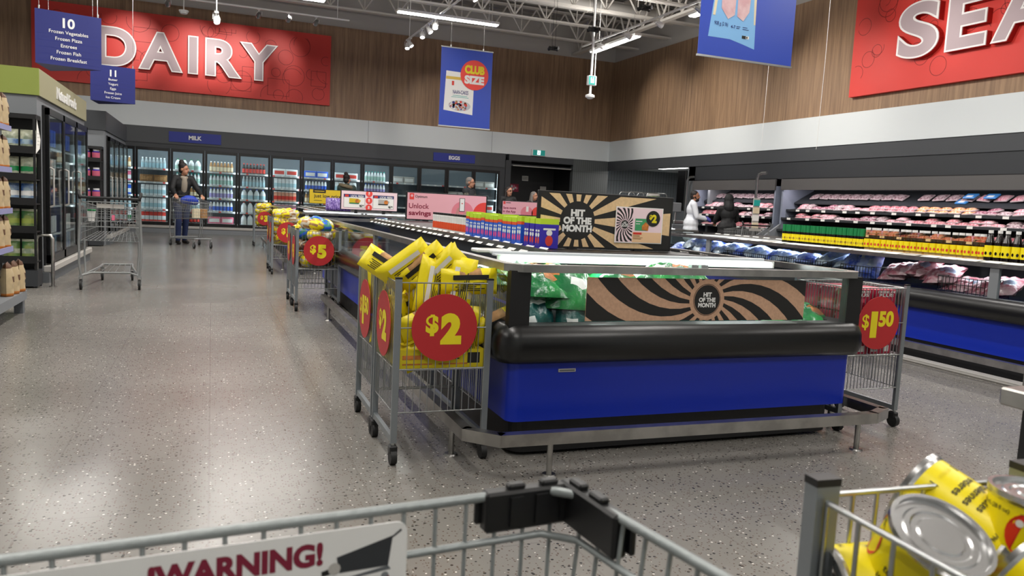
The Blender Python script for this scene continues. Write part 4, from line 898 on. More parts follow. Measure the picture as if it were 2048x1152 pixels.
IB = island(1.27, 3.37, 12.6, 18.4, 'island freezer second down the aisle behind the nearest one', [(-1, 15)])
IC = island(5.93, 8.05, 3.0, 9.8, 'island freezer on the right carrying the row of yellow labelled bottles', [(-1, 4.43), (-1, 8.35)])
ID = island(5.93, 8.05, 11.6, 16.9, 'far island freezer on the right by the save more sign', [(-1, 14)])
area_light('freezer_end_light', (2.3, 3.8, 0.898), 1.7, 0.03, 9, (0, 0, 0), (0.95, 1, 0.97))
area_light('freezer_well_light', (5.98+0.3, 6.5, 0.872), 0.05, 6.0, 12, (0, 0, 0), (0.93, 0.97, 1))
area_light('freezer_well_light', (1.62, 6.8, 0.872), 0.05, 5.6, 8, (0, 0, 0), (0.93, 1, 0.97))

# front poster of the nearest island
t = thing('freezer_poster', 'kraft and black swirl poster reading HIT OF THE MONTH on the freezer front glass', 'poster', (2.325, 3.29, 0.775))
m = MB(); m.box(-0.655, 0.655, -0.003, 0.0, -0.106, 0.106, KRAFT); m.build('sheet', t)
m = MB(FRONT(0, -0.0032, 0)); R4 = (-0.655, -0.106, 0.655, 0.106); m.ls = 0.0005
m.rays(0.03, 0.0, 0.105, 18, INK, 0, R4, 0.8, 0.5, -0.85, 0.1, 12, 0.65); m.disc(0.03, 0, 0.102, KRAFT, 1, R4); m.disc(0.03, 0, 0.082, INK, 2); m.disc(0.03, 0, 0.079, KRAFT, 3); m.disc(0.03, 0, 0.0765, INK, 4)
for i, s_ in enumerate(('HIT', 'OF THE', 'MONTH')): m.text(s_, 0.03, 0.027-0.027*i, 0.02, WHITEB, 5, 0.05, wfit=(0.05, 0.1, 0.105)[i])
m.build('artwork', t)
# the big sign over it
def ray_sign():
    t = thing('shelf_sign', 'black and kraft sunburst sign reading HIT OF THE MONTH on top of the nearest island', 'sign', (1.83, 4.3, 0.965))
    W, H = 0.92, 0.33
    m = MB(); m.box(-0.01, W+0.01, -0.012, 0.012, -0.008, H+0.008, BLACK, 0.003); m.build('frame', t)
    m = MB()
    m.box(0.2, 0.26, -0.02, 0.02, -0.04, 0, BLACK); m.build('foot', t); m = MB(); m.box(0.66, 0.72, -0.02, 0.02, -0.04, 0, BLACK); m.build('foot', t)
    m = MB(FRONT(0, -0.0125, 0)); m.ls = 0.0005; R4 = (0.008, 0.006, W-0.008, H-0.006)
    m.rect(0.004, 0.003, W-0.004, H-0.003, INK, 0); m.rays(0.255, 0.165, 0.118, 16, KRAFT2, 1, R4, 1.0, 0.56)
    m.disc(0.255, 0.165, 0.112, INK, 2)
    for i, s_ in enumerate(('HIT', 'OF THE', 'MONTH')): m.text(s_, 0.255, 0.212-0.047*i, 0.037, WHITEB, 3, 0.06, wfit=(0.095, 0.19, 0.2)[i])
    m.build('artwork', t)
    k = thing('price_card', 'small pink price card with a black two dollar disc stuck on the sunburst sign', 'card', (1.83+0.515, 4.284, 0.965+0.04))
    m = MB(); m.box(0, 0.34, -0.002, 0.0, 0, 0.225, PAPER); m.build('card', k)
    m = MB(FRONT(0, -0.0025, 0)); m.ls = 0.0005; m.rect(0.005, 0.005, 0.335, 0.22, PINK2, 0); m.rect(0.125, 0.005, 0.335, 0.07, mat('card_peach', '#eec69a', 0.6), 1)
    m.rays(0.066, 0.115, 0.028, 20, INK, 1, (0.008, 0.008, 0.122, 0.217), 0.2, 0.5, 0.9, 0, 5, 0.15); m.disc(0.066, 0.115, 0.03, PINK2, 2); m.disc(0.066, 0.115, 0.027, INK, 3)
    for i, s_ in enumerate(('HIT', 'OF THE', 'MONTH')): m.text(s_, 0.066, 0.127-0.011*i, 0.009, WHITEB, 4, 0.04)
    m.rect(0.14, 0.08, 0.225, 0.155, mat('card_green', '#3f9a63', 0.6), 2); m.poly([(0.19, 0.085), (0.235, 0.08), (0.24, 0.115), (0.215, 0.135), (0.19, 0.11)], ORANGE, 3); m.rect(0.145, 0.135, 0.19, 0.141, WHITEB, 3); m.rect(0.145, 0.12, 0.175, 0.124, WHITEB, 3)
    m.rect(0.13, 0.055, 0.19, 0.068, P_RED, 3); m.rect(0.13, 0.044, 0.178, 0.048, BROWN, 3); m.rect(0.13, 0.034, 0.2, 0.037, BROWN, 3); m.rect(0.13, 0.026, 0.19, 0.029, BROWN, 3)
    m.disc(0.268, 0.158, 0.05, INK, 4); m.text('$', 0.25, 0.168, 0.026, DISCY, 5, 0.05); m.text('2', 0.276, 0.158, 0.045, DISCY, 5, 0.06); m.build('print', k)
ray_sign()
def plain_sign(loc, W, H, mt, label, draw, name='shelf_sign'):
    t = thing(name, label, 'sign', loc)
    m = MB(); m.box(-0.012, W+0.012, -0.012, 0.012, -0.008, H+0.008, BLACK, 0.003); m.build('frame', t)
    for x in (0.22, W-0.25):
        m = MB(); m.box(x, x+0.05, -0.02, 0.02, loc[2]*0-0.06, 0, BLACK); m.build('foot', t)
    m = MB(FRONT(0, -0.0125, 0)); m.ls = 0.0012; m.rect(0.004, 0.003, W-0.004, H-0.003, mt, 0); draw(m, W, H); m.build('artwork', t)
def d_unlock(m, W, H):
    R4 = (0.004, 0.003, W-0.004, H-0.003)
    m.disc(0.71, 0.1, 0.145, PINKD, 1, R4); m.disc(1.0, 0.09, 0.155, CORAL, 1, R4)
    m.rect(0.03, H-0.085, 0.085, H-0.01, CORAL, 1); m.disc(0.058, H-0.04, 0.016, PINK, 2); m.text('Optimum', 0.1, H-0.045, 0.03, INK, 1, 0.01, al='l', wfit=0.15)
    m.text('Unlock', 0.025, 0.165, 0.06, MAROON, 1, 0.01, al='l'); m.text('savings', 0.025, 0.08, 0.055, MAROON, 1, 0.028, al='l', wfit=0.28)
    m.poly([(0.6, 0.03), (0.64, 0.16), (0.67, 0.17), (0.66, 0.1), (0.72, 0.03)], mat('sign_skin', '#c98d86', 0.6), 2); m.poly([(0.72, 0.03), (0.72, 0.1), (0.76, 0.12), (0.81, 0.03)], mat('sign_skin2', '#c98d86', 0.6), 2)
    m.rect(0.665, 0.12, 0.735, 0.285, INK, 3); m.rect(0.671, 0.126, 0.729, 0.279, PAPER, 4); m.rect(0.69, 0.215, 0.71, 0.225, P_RED, 5)
plain_sign((2.21, 9.3, 0.975), 1.02, 0.325, PINK, 'pink sign reading Unlock savings with a hand holding a phone', d_unlock)
def d_local(m, W, H):
    for x in (0.04, 0.52):
        m.rect(x, 0.03, x+0.35, 0.25, INK, 1); m.rect(x+0.004, 0.034, x+0.346, 0.246, PAPER, 2); m.rect(x+0.004, 0.2, x+0.346, 0.246, DKB, 3); m.text('LOCAL FRESH', x+0.22, 0.218, 0.036, WHITEB, 4, 0.03, wfit=0.21); m.rect(x+0.02, 0.205, x+0.08, 0.24, P_RED, 4)
        m.poly([(x+0.09, 0.1), (x+0.09, 0.185), (x+0.24, 0.18), (x+0.28, 0.15), (x+0.25, 0.1)], SYEL if x < 0.2 else GREYC, 4); m.disc(x+0.22, 0.14, 0.035, ORANGE, 5, n=12); m.rect(x+0.09, 0.095, x+0.25, 0.112, GREEN if x < 0.2 else INK, 5)
        m.text('$', x+0.265, 0.07, 0.025, INK, 4, 0.02); m.text('6', x+0.285, 0.065, 0.04, INK, 4, 0.03); m.text('99', x+0.315, 0.07, 0.025, INK, 4, 0.02)
    for y in (0.27, 0.155, 0.04): m.disc(0.455, y, 0.055, CORAL, 1, (0.36, 0.003, 0.55, H-0.003)); m.rect(0.44, y-0.02, 0.47, y-0.01, WHITEB, 2); m.disc(0.455, y+0.012, 0.014, WHITEB, 2, (0, 0, 1, H-0.003), n=10)
plain_sign((1.97, 12.9, 1.005), 0.93, 0.305, PINK2, 'pale pink sign with two price cards and red dots on the second island', d_local)
def d_low(m, W, H):
    m.rect(0.08, H-0.075, 0.36, H+0.005, INK, 1); m.rect(0.11, H-0.045, 0.33, H-0.03, SYEL, 2); m.text('just low prices', 0.1, 0.17, 0.075, INK, 1, 0.02, al='l'); m.rect(0.1, 0.06, 0.28, 0.07, INK, 1)
plain_sign((2.03, 17.9, 1.03), 0.98, 0.31, SYEL, 'yellow sign reading just low prices at the far island', d_low)
def d_save(m, W, H):
    R4 = (0.004, 0.003, W-0.004, H-0.003); m.disc(0.6, 0.05, 0.15, PINKD, 1, R4); m.disc(0.87, 0.05, 0.15, CORAL, 1, R4); m.rect(0.58, 0.08, 0.64, 0.2, PAPER, 2); m.rect(0.02, H-0.07, 0.07, H-0.01, CORAL, 1); m.rect(0.08, H-0.045, 0.2, H-0.03, INK, 1)
    m.text('Save more', 0.02, 0.15, 0.05, MAROON, 1, 0.03, al='l'); m.text('in the App', 0.02, 0.07, 0.05, MAROON, 1, 0.03, al='l')
plain_sign((6.12, 16.5, 1.0), 0.98, 0.3, PINK, 'pink sign reading Save more in the App on the far right island', d_save)

# boxes on the nearest island: orange bottles, blue cone boxes, violet boxes
XS = 1.84
def cone_box(main, top, mid, art, name):
    m = MB(); m.box(-0.06, 0.06, -0.038, 0.038, 0, 0.19, main); r = m.build(name)
    m = MB(); m.box(-0.0605, 0.0605, -0.0385, 0.0385, 0.155, 0.1905, top); m.box(-0.0606, 0.0606, -0.0386, 0.0386, 0.135, 0.155, mid); m.build('box_top', r)
    m = MB(LEFTW(-0.0608, 0, 0)); m.ls = 0.0004
    for dx in (-0.017, 0.018): m.disc(dx, 0.05, 0.013, art, 0, n=10, ry=0.022); m.disc(dx, 0.085, 0.014, WHITEB, 0, n=10); m.rect(dx-0.012, 0.105, dx+0.012, 0.118, WHITEB, 0)
    m.build('print', r); m = MB(FRONT(0, -0.0388, 0)); m.ls = 0.0004; m.disc(0, 0.05, 0.025, art, 0, n=12, ry=0.035); m.disc(0, 0.1, 0.02, WHITEB, 0, n=10); m.rect(-0.04, 0.118, 0.04, 0.13, WHITEB, 0); m.build('print', r); return r
CB = cone_box(P_BLUE, P_GRN, P_ORG, P_PNK, 'cone_box'); VB = cone_box(P_VIO, P_GRN, P_VIO, P_RED, 'cone_box')
zt = 0.958
for i in range(13):
    o = CB if i == 0 else dup(CB, (0, 0, 0)); y = 5.62-i*0.083*1.07; o.location = (XS+0.03, y, zt); o.rotation_euler = (0, 0, 0.02*math.sin(i*3)); o.scale = (1, 1, 0.9 if i % 4 else 0.95)
    tag(o, 'blue box with a lime top in the row beside the orange bottles', 'box', 'blue and lime boxes on the island')
for i in range(3):
    o = VB if i == 0 else dup(VB, (0, 0, 0)); o.location = (XS+0.03, 4.43-i*0.088, zt); o.scale = (1, 1, 0.92); tag(o, 'violet box with a lime top at the near end of the box row', 'box', 'violet boxes on the island')
OB = bottle(WHITEB, BLACK, P_ORG, 0.15, 0.031, 0.026, 'sauce_bottle')
for i in range(15):
    o = OB if i == 0 else dup(OB, (0, 0, 0)); o.location = (XS+0.02, 6.68-i*0.066, zt); tag(o, 'orange bottle with a black lid in the row before the pink sign', 'bottle', 'orange bottles on the island')
m = MB(); m.box(-0.1, 0.1, -0.06, 0.06, 0, 0.02, WHITEB, 0.005); m.box(-0.07, 0.07, -0.035, 0.035, 0.0201, 0.021, GREYC); tag(m.build('tag_holder', None, (1.45, 4.05, 0.937)), 'white plastic tag holder on the steel rail of the nearest island', 'tag holder')

# purple bags on the second island
m = MB(); m.bag(0.15, 0.22, 0.08, lambda u, v, s_: PURP, 6, 7, 9, 0.006); p_ = m.build('purple_bag')
for i in range(3):
    o = p_ if i == 0 else dup(p_, (0, 0, 0)); o.location = (1.88+0.14*i, 13.5, 0.958); o.rotation_euler = (-0.12, 0, 0.2*(i-1)); tag(o, 'shiny purple bag standing before the yellow sign', 'bag', 'purple bags on the second island')
# price tags and cups at the far right island
m = MB(); m.lathe([(0, 0), (0.035, 0), (0.042, 0.09), (0.044, 0.1), (0, 0.1)], [WHITEB, CREAM, MAROON, WHITEB], 10); c_ = m.build('dip_cup')
for i in range(9):
    o = c_ if i == 0 else dup(c_, (0, 0, 0)); o.location = (6.52, 13.4-i*0.11, 0.958); tag(o, 'small cream cup in the row before the pink app sign', 'cup', 'cream cups on the far right island')

# yellow label bottles on the right island
BG = bottle(SOY, GREEN, YEL, 0.2, 0.034, 0.026, 'shaker_bottle'); BO = bottle(AMBER, WHITEB, YEL, 0.21, 0.034, 0.02, 'oil_bottle'); BS = bottle(SOY, WHITEB, YEL, 0.23, 0.04, 0.016, 'sauce_bottle')
m = MB(); m.lathe([(0.033, 0.125), (0.035, 0.13), (0.035, 0.205), (0, 0.205)], GREEN, 10); m.build('green_sleeve', BG)
for pr in (BG, BO, BS):
    m = MB(plane((0, 0, 0), (0, -1, 0), (0, 0, 1))); q = 0.0 
    rr = {BG: 0.0335, BO: 0.0355, BS: 0.0415}[pr]; mt = {BG: BROWN, BO: P_RED, BS: SOY}[pr]
    m = MB()
    for a in (math.pi, math.pi*1.3):
        c = Vector((math.cos(a), math.sin(a), 0)); tt = Vector((-math.sin(a), math.cos(a), 0))
        m.add([tuple(c*rr+tt*0.011*math.cos(k*0.785)+Vector((0, 0, 0.055+0.013*math.sin(k*0.785)))) for k in range(8)], [tuple(range(8))], mt)
    m.build('label_print', pr)
XB = 6.17; ZB = 0.945
m = MB(); m.box(6.03, 6.5, 3.9, 9.0, 0.915, 0.942, SHELFW); m.build('bottle_shelf', IC)
m = MB(); rd = random.Random(2); yy = 3.6
while yy < 7.9: m.add([(5.93, yy, 0.937), (6.05, yy, 0.95), (6.05, yy+0.17, 0.95), (5.93, yy+0.17, 0.937)], [(3, 2, 1, 0)], PAPER if rd.random() < 0.8 else GREYC); yy += 0.18+0.04*rd.random()
m.build('price_card_row', IC)
for pr, n, ya, yb, sc, lb in ((BG, 25, 7.22, 6.06, 1.0, 'dark bottle with a tall green cap and yellow label'), (BO, 19, 6.0, 4.74, 1.05, 'clear amber oil bottle with a white cap and yellow label'), (BS, 8, 4.68, 4.12, 1.12, 'black sauce bottle with a white cap and yellow label')):
    for i in range(n):
        o = pr if i == 0 else dup(pr, (0, 0, 0)); o.location = (XB+0.008*math.sin(i*2.3), ya+(yb-ya)*i/(n-1), ZB); o.scale = (0.78 if pr is BG else 0.95, 0.78 if pr is BG else 0.95, sc); o.rotation_euler = (0, 0, 0.15*math.sin(i*1.7))
        tag(o, lb+' on the right island shelf', 'bottle', lb.split(' with')[0]+'s on the right island')

# frozen bags lying in the nearest island
def fbag(mats, w_, h_, d, seed, name):
    rd = random.Random(seed)
    m = MB(); m.bag(w_, h_, d, lambda u, v, s_: mats[1] if (0.55 < u < 0.9 and 0.3 < v < 0.62) else (mats[2] if v > 0.9 or (0.15 < u < 0.4 and 0.6 < v < 0.75) else mats[0]), 10, 12, seed, 0.012, False); return m.build(name)
FBA = [fbag((GBAG, ORANGE, WHITEB), 0.26, 0.36, 0.12, 1, 'frozen_bag'), fbag((GBAG, WHITEB, ORANGE), 0.26, 0.36, 0.12, 2, 'frozen_bag'), fbag((GBAGD, ORANGE, WHITEB), 0.26, 0.36, 0.12, 3, 'frozen_bag')]
rd = random.Random(12); used = set()
def lay(protos, x, y, z, rx, rz, label, group, cat='bag'):
    k = protos
    o = k if k.name not in first_used else dup(k, (0, 0, 0)); first_used.add(k.name)
    o.location = (x, y, z); o.rotation_euler = (rx, rd.uniform(-0.15, 0.15), rz); tag(o, label, cat, group); return o
for i, (x, y, z, k, rx, rz) in enumerate([(1.5, 3.42, 0.62, 2, -0.25, 0.3), (1.72, 3.43, 0.6, 2, -0.2, -0.2), (1.95, 3.44, 0.58, 2, -0.2, 0.1), (2.2, 3.44, 0.57, 2, -0.2, 0.0), (2.45, 3.44, 0.57, 2, -0.2, 0.2), (2.7, 3.44, 0.57, 2, -0.2, -0.1), (2.95, 3.42, 0.57, 0, -1.25, 0.0), (3.2, 3.42, 0.6, 0, -1.3, -0.2),
        (1.56, 3.46, 0.76, 0, -1.25, 0.15), (1.66, 3.46, 0.7, 1, -1.0, -0.25), (1.56, 3.62, 0.82, 0, -1.45, 0.1), (1.8, 3.6, 0.8, 1, -1.4, 0.2), (2.05, 3.6, 0.78, 0, -1.4, -0.2), (2.3, 3.6, 0.78, 1, -1.4, 0.1), (2.5, 3.55, 0.83, 0, -1.45, 0.5), (2.75, 3.62, 0.72, 0, -1.45, -0.1), (3.05, 3.66, 0.64, 0, -1.5, 0.2),
        (1.5, 4.0, 0.76, 0, -1.5, 0.2), (1.5, 4.4, 0.74, 1, -1.5, -0.2), (1.49, 4.8, 0.72, 0, -1.5, 0.15), (1.5, 5.2, 0.9, 2, -1.5, 0.1), (1.5, 5.7, 0.69, 1, -1.5, 0.15)]):
    if k == 2: lay(FBA[2], x, y, z-0.22, rx, rz, 'dark teal frozen bag low against the front glass of the nearest island', 'teal frozen bags at the front glass')
    else: lay(FBA[k], x, y, z, rx, rz, 'glossy green frozen food bag piled inside the nearest island' if y < 3.9 else 'green frozen bag along the left side inside the nearest island', 'green frozen bags in the island' if y < 3.9 else 'green frozen bags along the island side')
# inner goods: layers under so the pile is supported
m = MB(); m.box(1.4, 3.24, 3.5, 3.98, 0.34, 0.64, FASC2); m.build('false_floor', IA)
m = MB(); m.box(1.38, 1.74, 4.06, 9.6, 0.34, 0.58, FASC2); m.build('false_floor', IA)
m = MB(); m.box(6.05, 6.45, 3.2, 9.6, 0.34, 0.62, FASC2); m.build('false_floor', IC)
# bags in the right island with black wire dividers
WB = fbag((BAGW, BAGB, BAGB), 0.3, 0.34, 0.14, 5, 'poultry_bag'); PB_ = fbag((BAGP, BAGW, BAGP), 0.28, 0.3, 0.13, 6, 'shrimp_bag'); BB = fbag((BAGB, BAGW, BAGW), 0.28, 0.32, 0.15, 7, 'poultry_bag')
for i in range(16):
    y = 9.3-i*0.21; lay(WB if i % 3 else BB, 6.08+rd.uniform(-0.01, 0.05), y, 0.72+rd.uniform(0, 0.03), -1.3+rd.uniform(-0.2, 0.2), rd.uniform(-0.5, 0.5)-1.5, 'white and blue plastic bag in the right island behind black wire dividers', 'white and blue bags in the right island')
lay(BB, 6.13, 5.95, 0.66, -0.45, -1.4, 'bulging blue plastic bag standing highest in the right island', None)
for i in range(11):
    y = 5.62-i*0.11; lay(PB_, 6.07+rd.uniform(0, 0.05), y, 0.68+0.06*math.sin(i*0.6)+0.02*(i % 2), -1.2+rd.uniform(-0.3, 0.2), rd.uniform(-0.5, 0.5)-1.5, 'pink and clear bag heaped in the right island below the oil bottles', 'pink bags in the right island')
def divider(y0, y1, lb):
    m = MB()
    for z in (0.66, 0.72, 0.78): m.tube((6.0, y0, z), (6.0, y1, z), 0.004, BLACK, 4)
    n = int((y1-y0)/0.035)
    for i in range(n+1): y = y0+(y1-y0)*i/n; m.tube((6.0, y, 0.64), (6.0, y, 0.785), 0.003, BLACK, 4)
    for y in (y0, y1):
        for k in range(6): m.tube((6.0+k*0.06, y, 0.62), (6.0+k*0.06, y, 0.785), 0.003, BLACK, 4)
        m.tube((6.0, y, 0.785), (6.3, y, 0.785), 0.004, BLACK, 4)
    tag(m.build('wire_divider'), lb, 'wire divider', 'wire dividers in the right island')
for y0, y1, lb in ((7.2, 8.1, 'black wire divider in the right island, farthest along'), (6.4, 7.1, 'black wire divider in the right island before the white bags'), (5.75, 6.15, 'black wire divider in the right island around the bulging blue bag'), (4.55, 5.0, 'black wire divider in the right island beside the grey post')): divider(y0, y1, lb)

# ================================================================== steel guards on the floor
def guard(pts, legs, label, loc=(0, 0, 0)):
    t = thing('floor_guard_rail', label, 'guard rail', loc)
    for i in range(len(pts)-1):
        a = Vector(pts[i]+(0,)); c = Vector(pts[i+1]+(0,)); d = (c-a).normalized(); n = Vector((-d.y, d.x, 0))*0.025; e = d*0.012
        a = a-e; c = c+e
        m = MB(); V = [(p+q)*1.0 for p in (a, c) for q in (n, -n)]; z0, z1 = 0.15, 0.205
        m.add([(v.x, v.y, z) for z in (z0, z1) for v in V], [(0, 2, 3, 1), (4, 5, 7, 6), (0, 1, 5, 4), (2, 6, 7, 3), (0, 4, 6, 2), (1, 3, 7, 5)], STEEL); m.build('rail', t)
    for x, y in legs:
        m = MB(); m.tube((x, y, 0.006), (x, y, 0.152), 0.014, STEEL, 8); l = m.build('leg', t); m = MB(); m.lathe([(0, 0.008), (0.03, 0.008), (0.034, 0)], STEEL, 12, (x, y, 0)); m.build('flange', l)
    return t
guard([(1.07, 8.0), (1.07, 3.2), (1.19, 3.08), (3.3, 3.05), (3.44, 3.12), (3.44, 8.0)], [(1.07, 7.6), (1.07, 5.6), (1.08, 3.45), (1.43, 3.08), (3.22, 3.07), (3.44, 3.5), (3.44, 5.6)], 'steel bumper rail on short legs around the nearest island')
guard([(1.07, 18.5), (1.07, 12.4), (1.2, 12.3), (3.4, 12.3)], [(1.07, 18), (1.07, 15.5), (1.07, 12.8), (1.5, 12.3)], 'steel bumper rail on short legs around the second island')
guard([(5.68, 9.9), (5.68, 3.0)], [(5.68, 9), (5.68, 6.5), (5.68, 3.9)], 'steel bumper rail running along the right island')
m = MB(); m.box(5.8, 5.9, 3.0, 9.8, 0.0, 0.04, GREYC, 0.01); m.build('kick_strip', IC)
m = MB(); m.box(6.005, 6.008, 5.02, 5.12, 0.1, 0.15, PAPER); m.build('notice', IC)

# ================================================================== wire dump bins on casters
def bin_cart(loc, rz, label, front, left, wires=12, W=0.46, D=0.46, H=0.85, group=None, floor=0.44):
    t = thing('wire_bin', label, 'wire bin', loc, rz, group); p = 0.014
    for i, (x, y) in enumerate(((0, 0), (W, 0), (0, D), (W, D))):
        m = MB(); cx = p if x == 0 else W-p; cy = p if y == 0 else D-p; m.box(cx-p, cx+p, cy-p*0.7, cy+p*0.7, 0.1, H, GALV); o = m.build('post', t)
        m = MB(); m.box(cx-p-0.001, cx+p+0.001, cy-p*0.72, cy+p*0.72, H, H+0.008, BLACK); m.build('cap', o)
        m = MB(); m.tube((cx-0.014, cy, 0.036), (cx+0.014, cy, 0.036), 0.036, RUB, 14); m.box(cx-0.018, cx+0.018, cy-0.02, cy+0.03, 0.05, 0.09, BLACK, 0.006); m.tube((cx, cy, 0.08), (cx, cy, 0.1), 0.01, CHROME, 6); m.build('caster', t)
    for x in (p, W-p):
        m = MB(); m.box(x-p*0.7, x+p*0.7, p, D-p, 0.1, 0.128, GALV); m.build('bottom_bar', t)
    def panel(nm, a, c, z0, z1, n, mids, r=0.0024):
        m = MB(); a = Vector(a); c = Vector(c)
        for z in [z0, z1]+mids: m.tube((a.x, a.y, z), (c.x, c.y, z), 0.0035, CHROME, 5)
        for i in range(n+1): q = a.lerp(c, i/n); m.tube((q.x, q.y, z0), (q.x, q.y, z1), r, CHROME, 4)
        m.build(nm, t)
    e = 0.028
    panel('front_wires', (e, 0.008, 0), (W-e, 0.008, 0), 0.24, H-0.015, wires, [0.44, 0.63]); panel('back_wires', (e, D-0.008, 0), (W-e, D-0.008, 0), 0.24, H-0.015, wires, [0.44, 0.63])
    panel('side_wires', (0.01, e, 0), (0.01, D-e, 0), 0.24, H-0.015, wires+2, [0.44]); panel('side_wires', (W-0.01, e, 0), (W-0.01, D-e, 0), 0.24, H-0.015, wires+2, [0.44])
    m = MB()
    for i in range(15): y = 0.01+(D-0.02)*i/14; m.tube((0.01, y, floor-0.005), (W-0.01, y, floor-0.005), 0.0025, CHROME, 4)
    for x in (0.02, W/2, W-0.02): m.tube((x, 0.01, floor-0.009), (x, D-0.01, floor-0.009), 0.0035, CHROME, 5)
    m.build('basket_floor', t)
    def disc(M, txt, r=0.155):
        m = MB(M); m.ls = 0.0012; n = 40
        m.add([(r*math.cos(6.2832*i/n), r*math.sin(6.2832*i/n), z) for z in (-0.002, 0.0005) for i in range(n)], [(i, (i+1) % n, n+(i+1) % n, n+i) for i in range(n)]+[tuple(range(n, 2*n)), tuple(reversed(range(n)))], DISCR)
        o = m.build('price_disc', t)
        m = MB(M); m.ls = 0.0015
        if txt == '1.50': m.text('$', -0.1, 0.012, 0.075, DISCY, 1, 0.02, wfit=0.052); m.text('1', -0.036, -0.008, 0.14, DISCY, 1, 0.04, wfit=0.05); m.text('50', 0.055, 0.025, 0.08, DISCY, 1, 0.05, wfit=0.115)
        else: m.text('$', -0.06, 0.018, 0.075, DISCY, 1, 0.05); m.text(txt, 0.03, -0.005, 0.12, DISCY, 1, 0.07)
        m.build('price_lettering', o)
    if front: disc(FRONT(W*0.5, -0.006, 0.632), front)
    if left: disc(LEFTW(-0.006, D*0.48, 0.62), left)
    return t
bin_cart((0.765, 3.36, 0), 0, 'wire bin of yellow packages priced two dollars at the nearest island corner', '2', '2')
bin_cart((0.765, 3.84, 0), 0, 'wire bin with a one fifty disc right behind the two dollar bin', None, '1.50')
bin_cart((0.81, 8.2, 0), 0, 'wire bin with a large five dollar disc halfway down the aisle', '5', '5')
bin_cart((0.81, 8.72, 0), 0, 'wire bin directly behind the large five dollar bin', None, '5')
bin_cart((0.83, 12.0, 0), 0, 'wire bin of yellow bags with a five dollar disc, farther down the aisle', '5', '5')
bin_cart((0.83, 12.52, 0), 0, 'wire bin behind the farther five dollar bin', '4', '5')
bin_cart((0.88, 18.3, 0), 0, 'wire bin priced three dollars, farthest down the aisle', '3', None)
bin_cart((3.385, 3.38, 0), 0, 'wire bin of crimson boxes priced one fifty at the right of the nearest island', '1.50', None, 16)
bin_cart((0.55, 0.12, 0), math.radians(-3.5), 'wire bin of yellow tomato cans in the lower right of the picture', None, None, 8, 0.31, 0.5, 0.93, floor=0.69)

# yellow packages
def pkg(seed, tan):
    m = MB(); w_, h_, d = 0.125, 0.27, 0.085
    m.bag(w_, h_, d, lambda u, v, s_: (TAN if tan else CLEAR) if (0.3 < v < 0.7 and (u < 0.25 if tan else u > 0.85)) else YEL, 8, 10, seed, 0.004, False, 5.0)
    r = m.build('yellow_package')
    m = MB()
    for s_ in (-1, 1):
        mm = MB(plane((0, s_*(d/2+0.004), 0), (-s_, 0, 0), (0, 0, 1))); mm.ls = 0.0005
        mm.rect(-0.035, 0.05, -0.012, 0.22, INK if seed % 2 else WHITEB, 0)
        for k in range(5): mm.rect(0.0+k*0.009, 0.06+0.01*(k % 2), 0.004+k*0.009, 0.2-0.02*(k % 3), INK, 0)
        b0 = len(m.v); m.v += mm.v; m.f += [tuple(b0+i for i in f) for f in mm.f]; m.sm += mm.sm
        for i in mm.mi: m.mi.append(m.midx(mm.mats[i]))
    m.build('print', r); return r
PK_Y = [pkg(1, True), pkg(2, False), pkg(4, False)]; pk_used = [0, 0, 0]
def put_pkg(k, loc, rot, label, group=None, s=1.0):
    o = PK_Y[k] if not pk_used[k] else dup(PK_Y[k], (0, 0, 0)); pk_used[k] = 1
    o.location = loc; o.rotation_euler = rot; o.scale = (s, s, s); tag(o, label, 'package', group)
TOP = [((0.70, 3.80, 0.93), (0.5, 2.15, 0.0), 'yellow package hanging over the left rim of the two dollar bin'),
       ((0.755, 3.62, 0.82), (0.35, 0.85, 0.25), 'yellow package tilted up highest at the left of the two dollar bin'),
       ((0.84, 3.6, 0.8), (0.3, 0.8, 0.1), 'yellow package leaning right in the middle of the two dollar pile'),
       ((0.92, 3.55, 0.78), (0.25, 0.72, 0.05), 'yellow package leaning right, third of the tilted ones on the pile'),
       ((1.0, 3.47, 0.83), (0.2, 1.53, 0.1), 'yellow package lying flat on the right of the two dollar pile'),
       ((1.14, 3.62, 0.77), (0.3, -0.6, 0.3), 'yellow package pointing up behind the flat one on the right of the pile')]
for i, (l, r, lb) in enumerate(TOP): put_pkg(i % 2 if i != 5 else 2, l, r, lb, None, 1.0)
rd = random.Random(5)
for i, (x, y, z) in enumerate([(0.83, 3.44, 0.46), (0.95, 3.43, 0.445), (1.09, 3.43, 0.46), (1.16, 3.45, 0.58), (0.84, 3.6, 0.46), (0.98, 3.6, 0.46), (1.1, 3.6, 0.46), (0.86, 3.74, 0.46), (1.05, 3.74, 0.46), (0.81, 3.44, 0.6), (0.93, 3.5, 0.68), (1.07, 3.46, 0.68), (0.83, 3.68, 0.66), (1.05, 3.68, 0.66), (0.96, 3.62, 0.66)]):
    put_pkg(i % 3, (x, y, z), (rd.uniform(-0.15, 0.15), rd.uniform(-0.25, 0.25), rd.uniform(-0.5, 0.5)) if i % 3 else (0.1, 1.2, 0.3), 'yellow package behind the wires of the two dollar bin', 'yellow packages inside the two dollar bin')
m = MB(); m.box(0.79, 1.2, 3.385, 3.79, 0.44, 0.525, mat('carton_yellow', '#d9c514', 0.6)); 
o = m.build('display_carton'); mm = MB(FRONT(0, 3.384, 0)); mm.ls = 0.0006
for x in (0.81, 0.98): mm.rect(x, 0.455, x+0.14, 0.462, ORANGE, 0); mm.rect(x, 0.48, x+0.1, 0.5, INK if x > 0.9 else ORANGE, 0)
mm.rect(1.12, 0.46, 1.18, 0.51, INK, 0); mm.build('print', o); tag(o, 'open yellow display carton on the floor of the two dollar bin', 'carton')
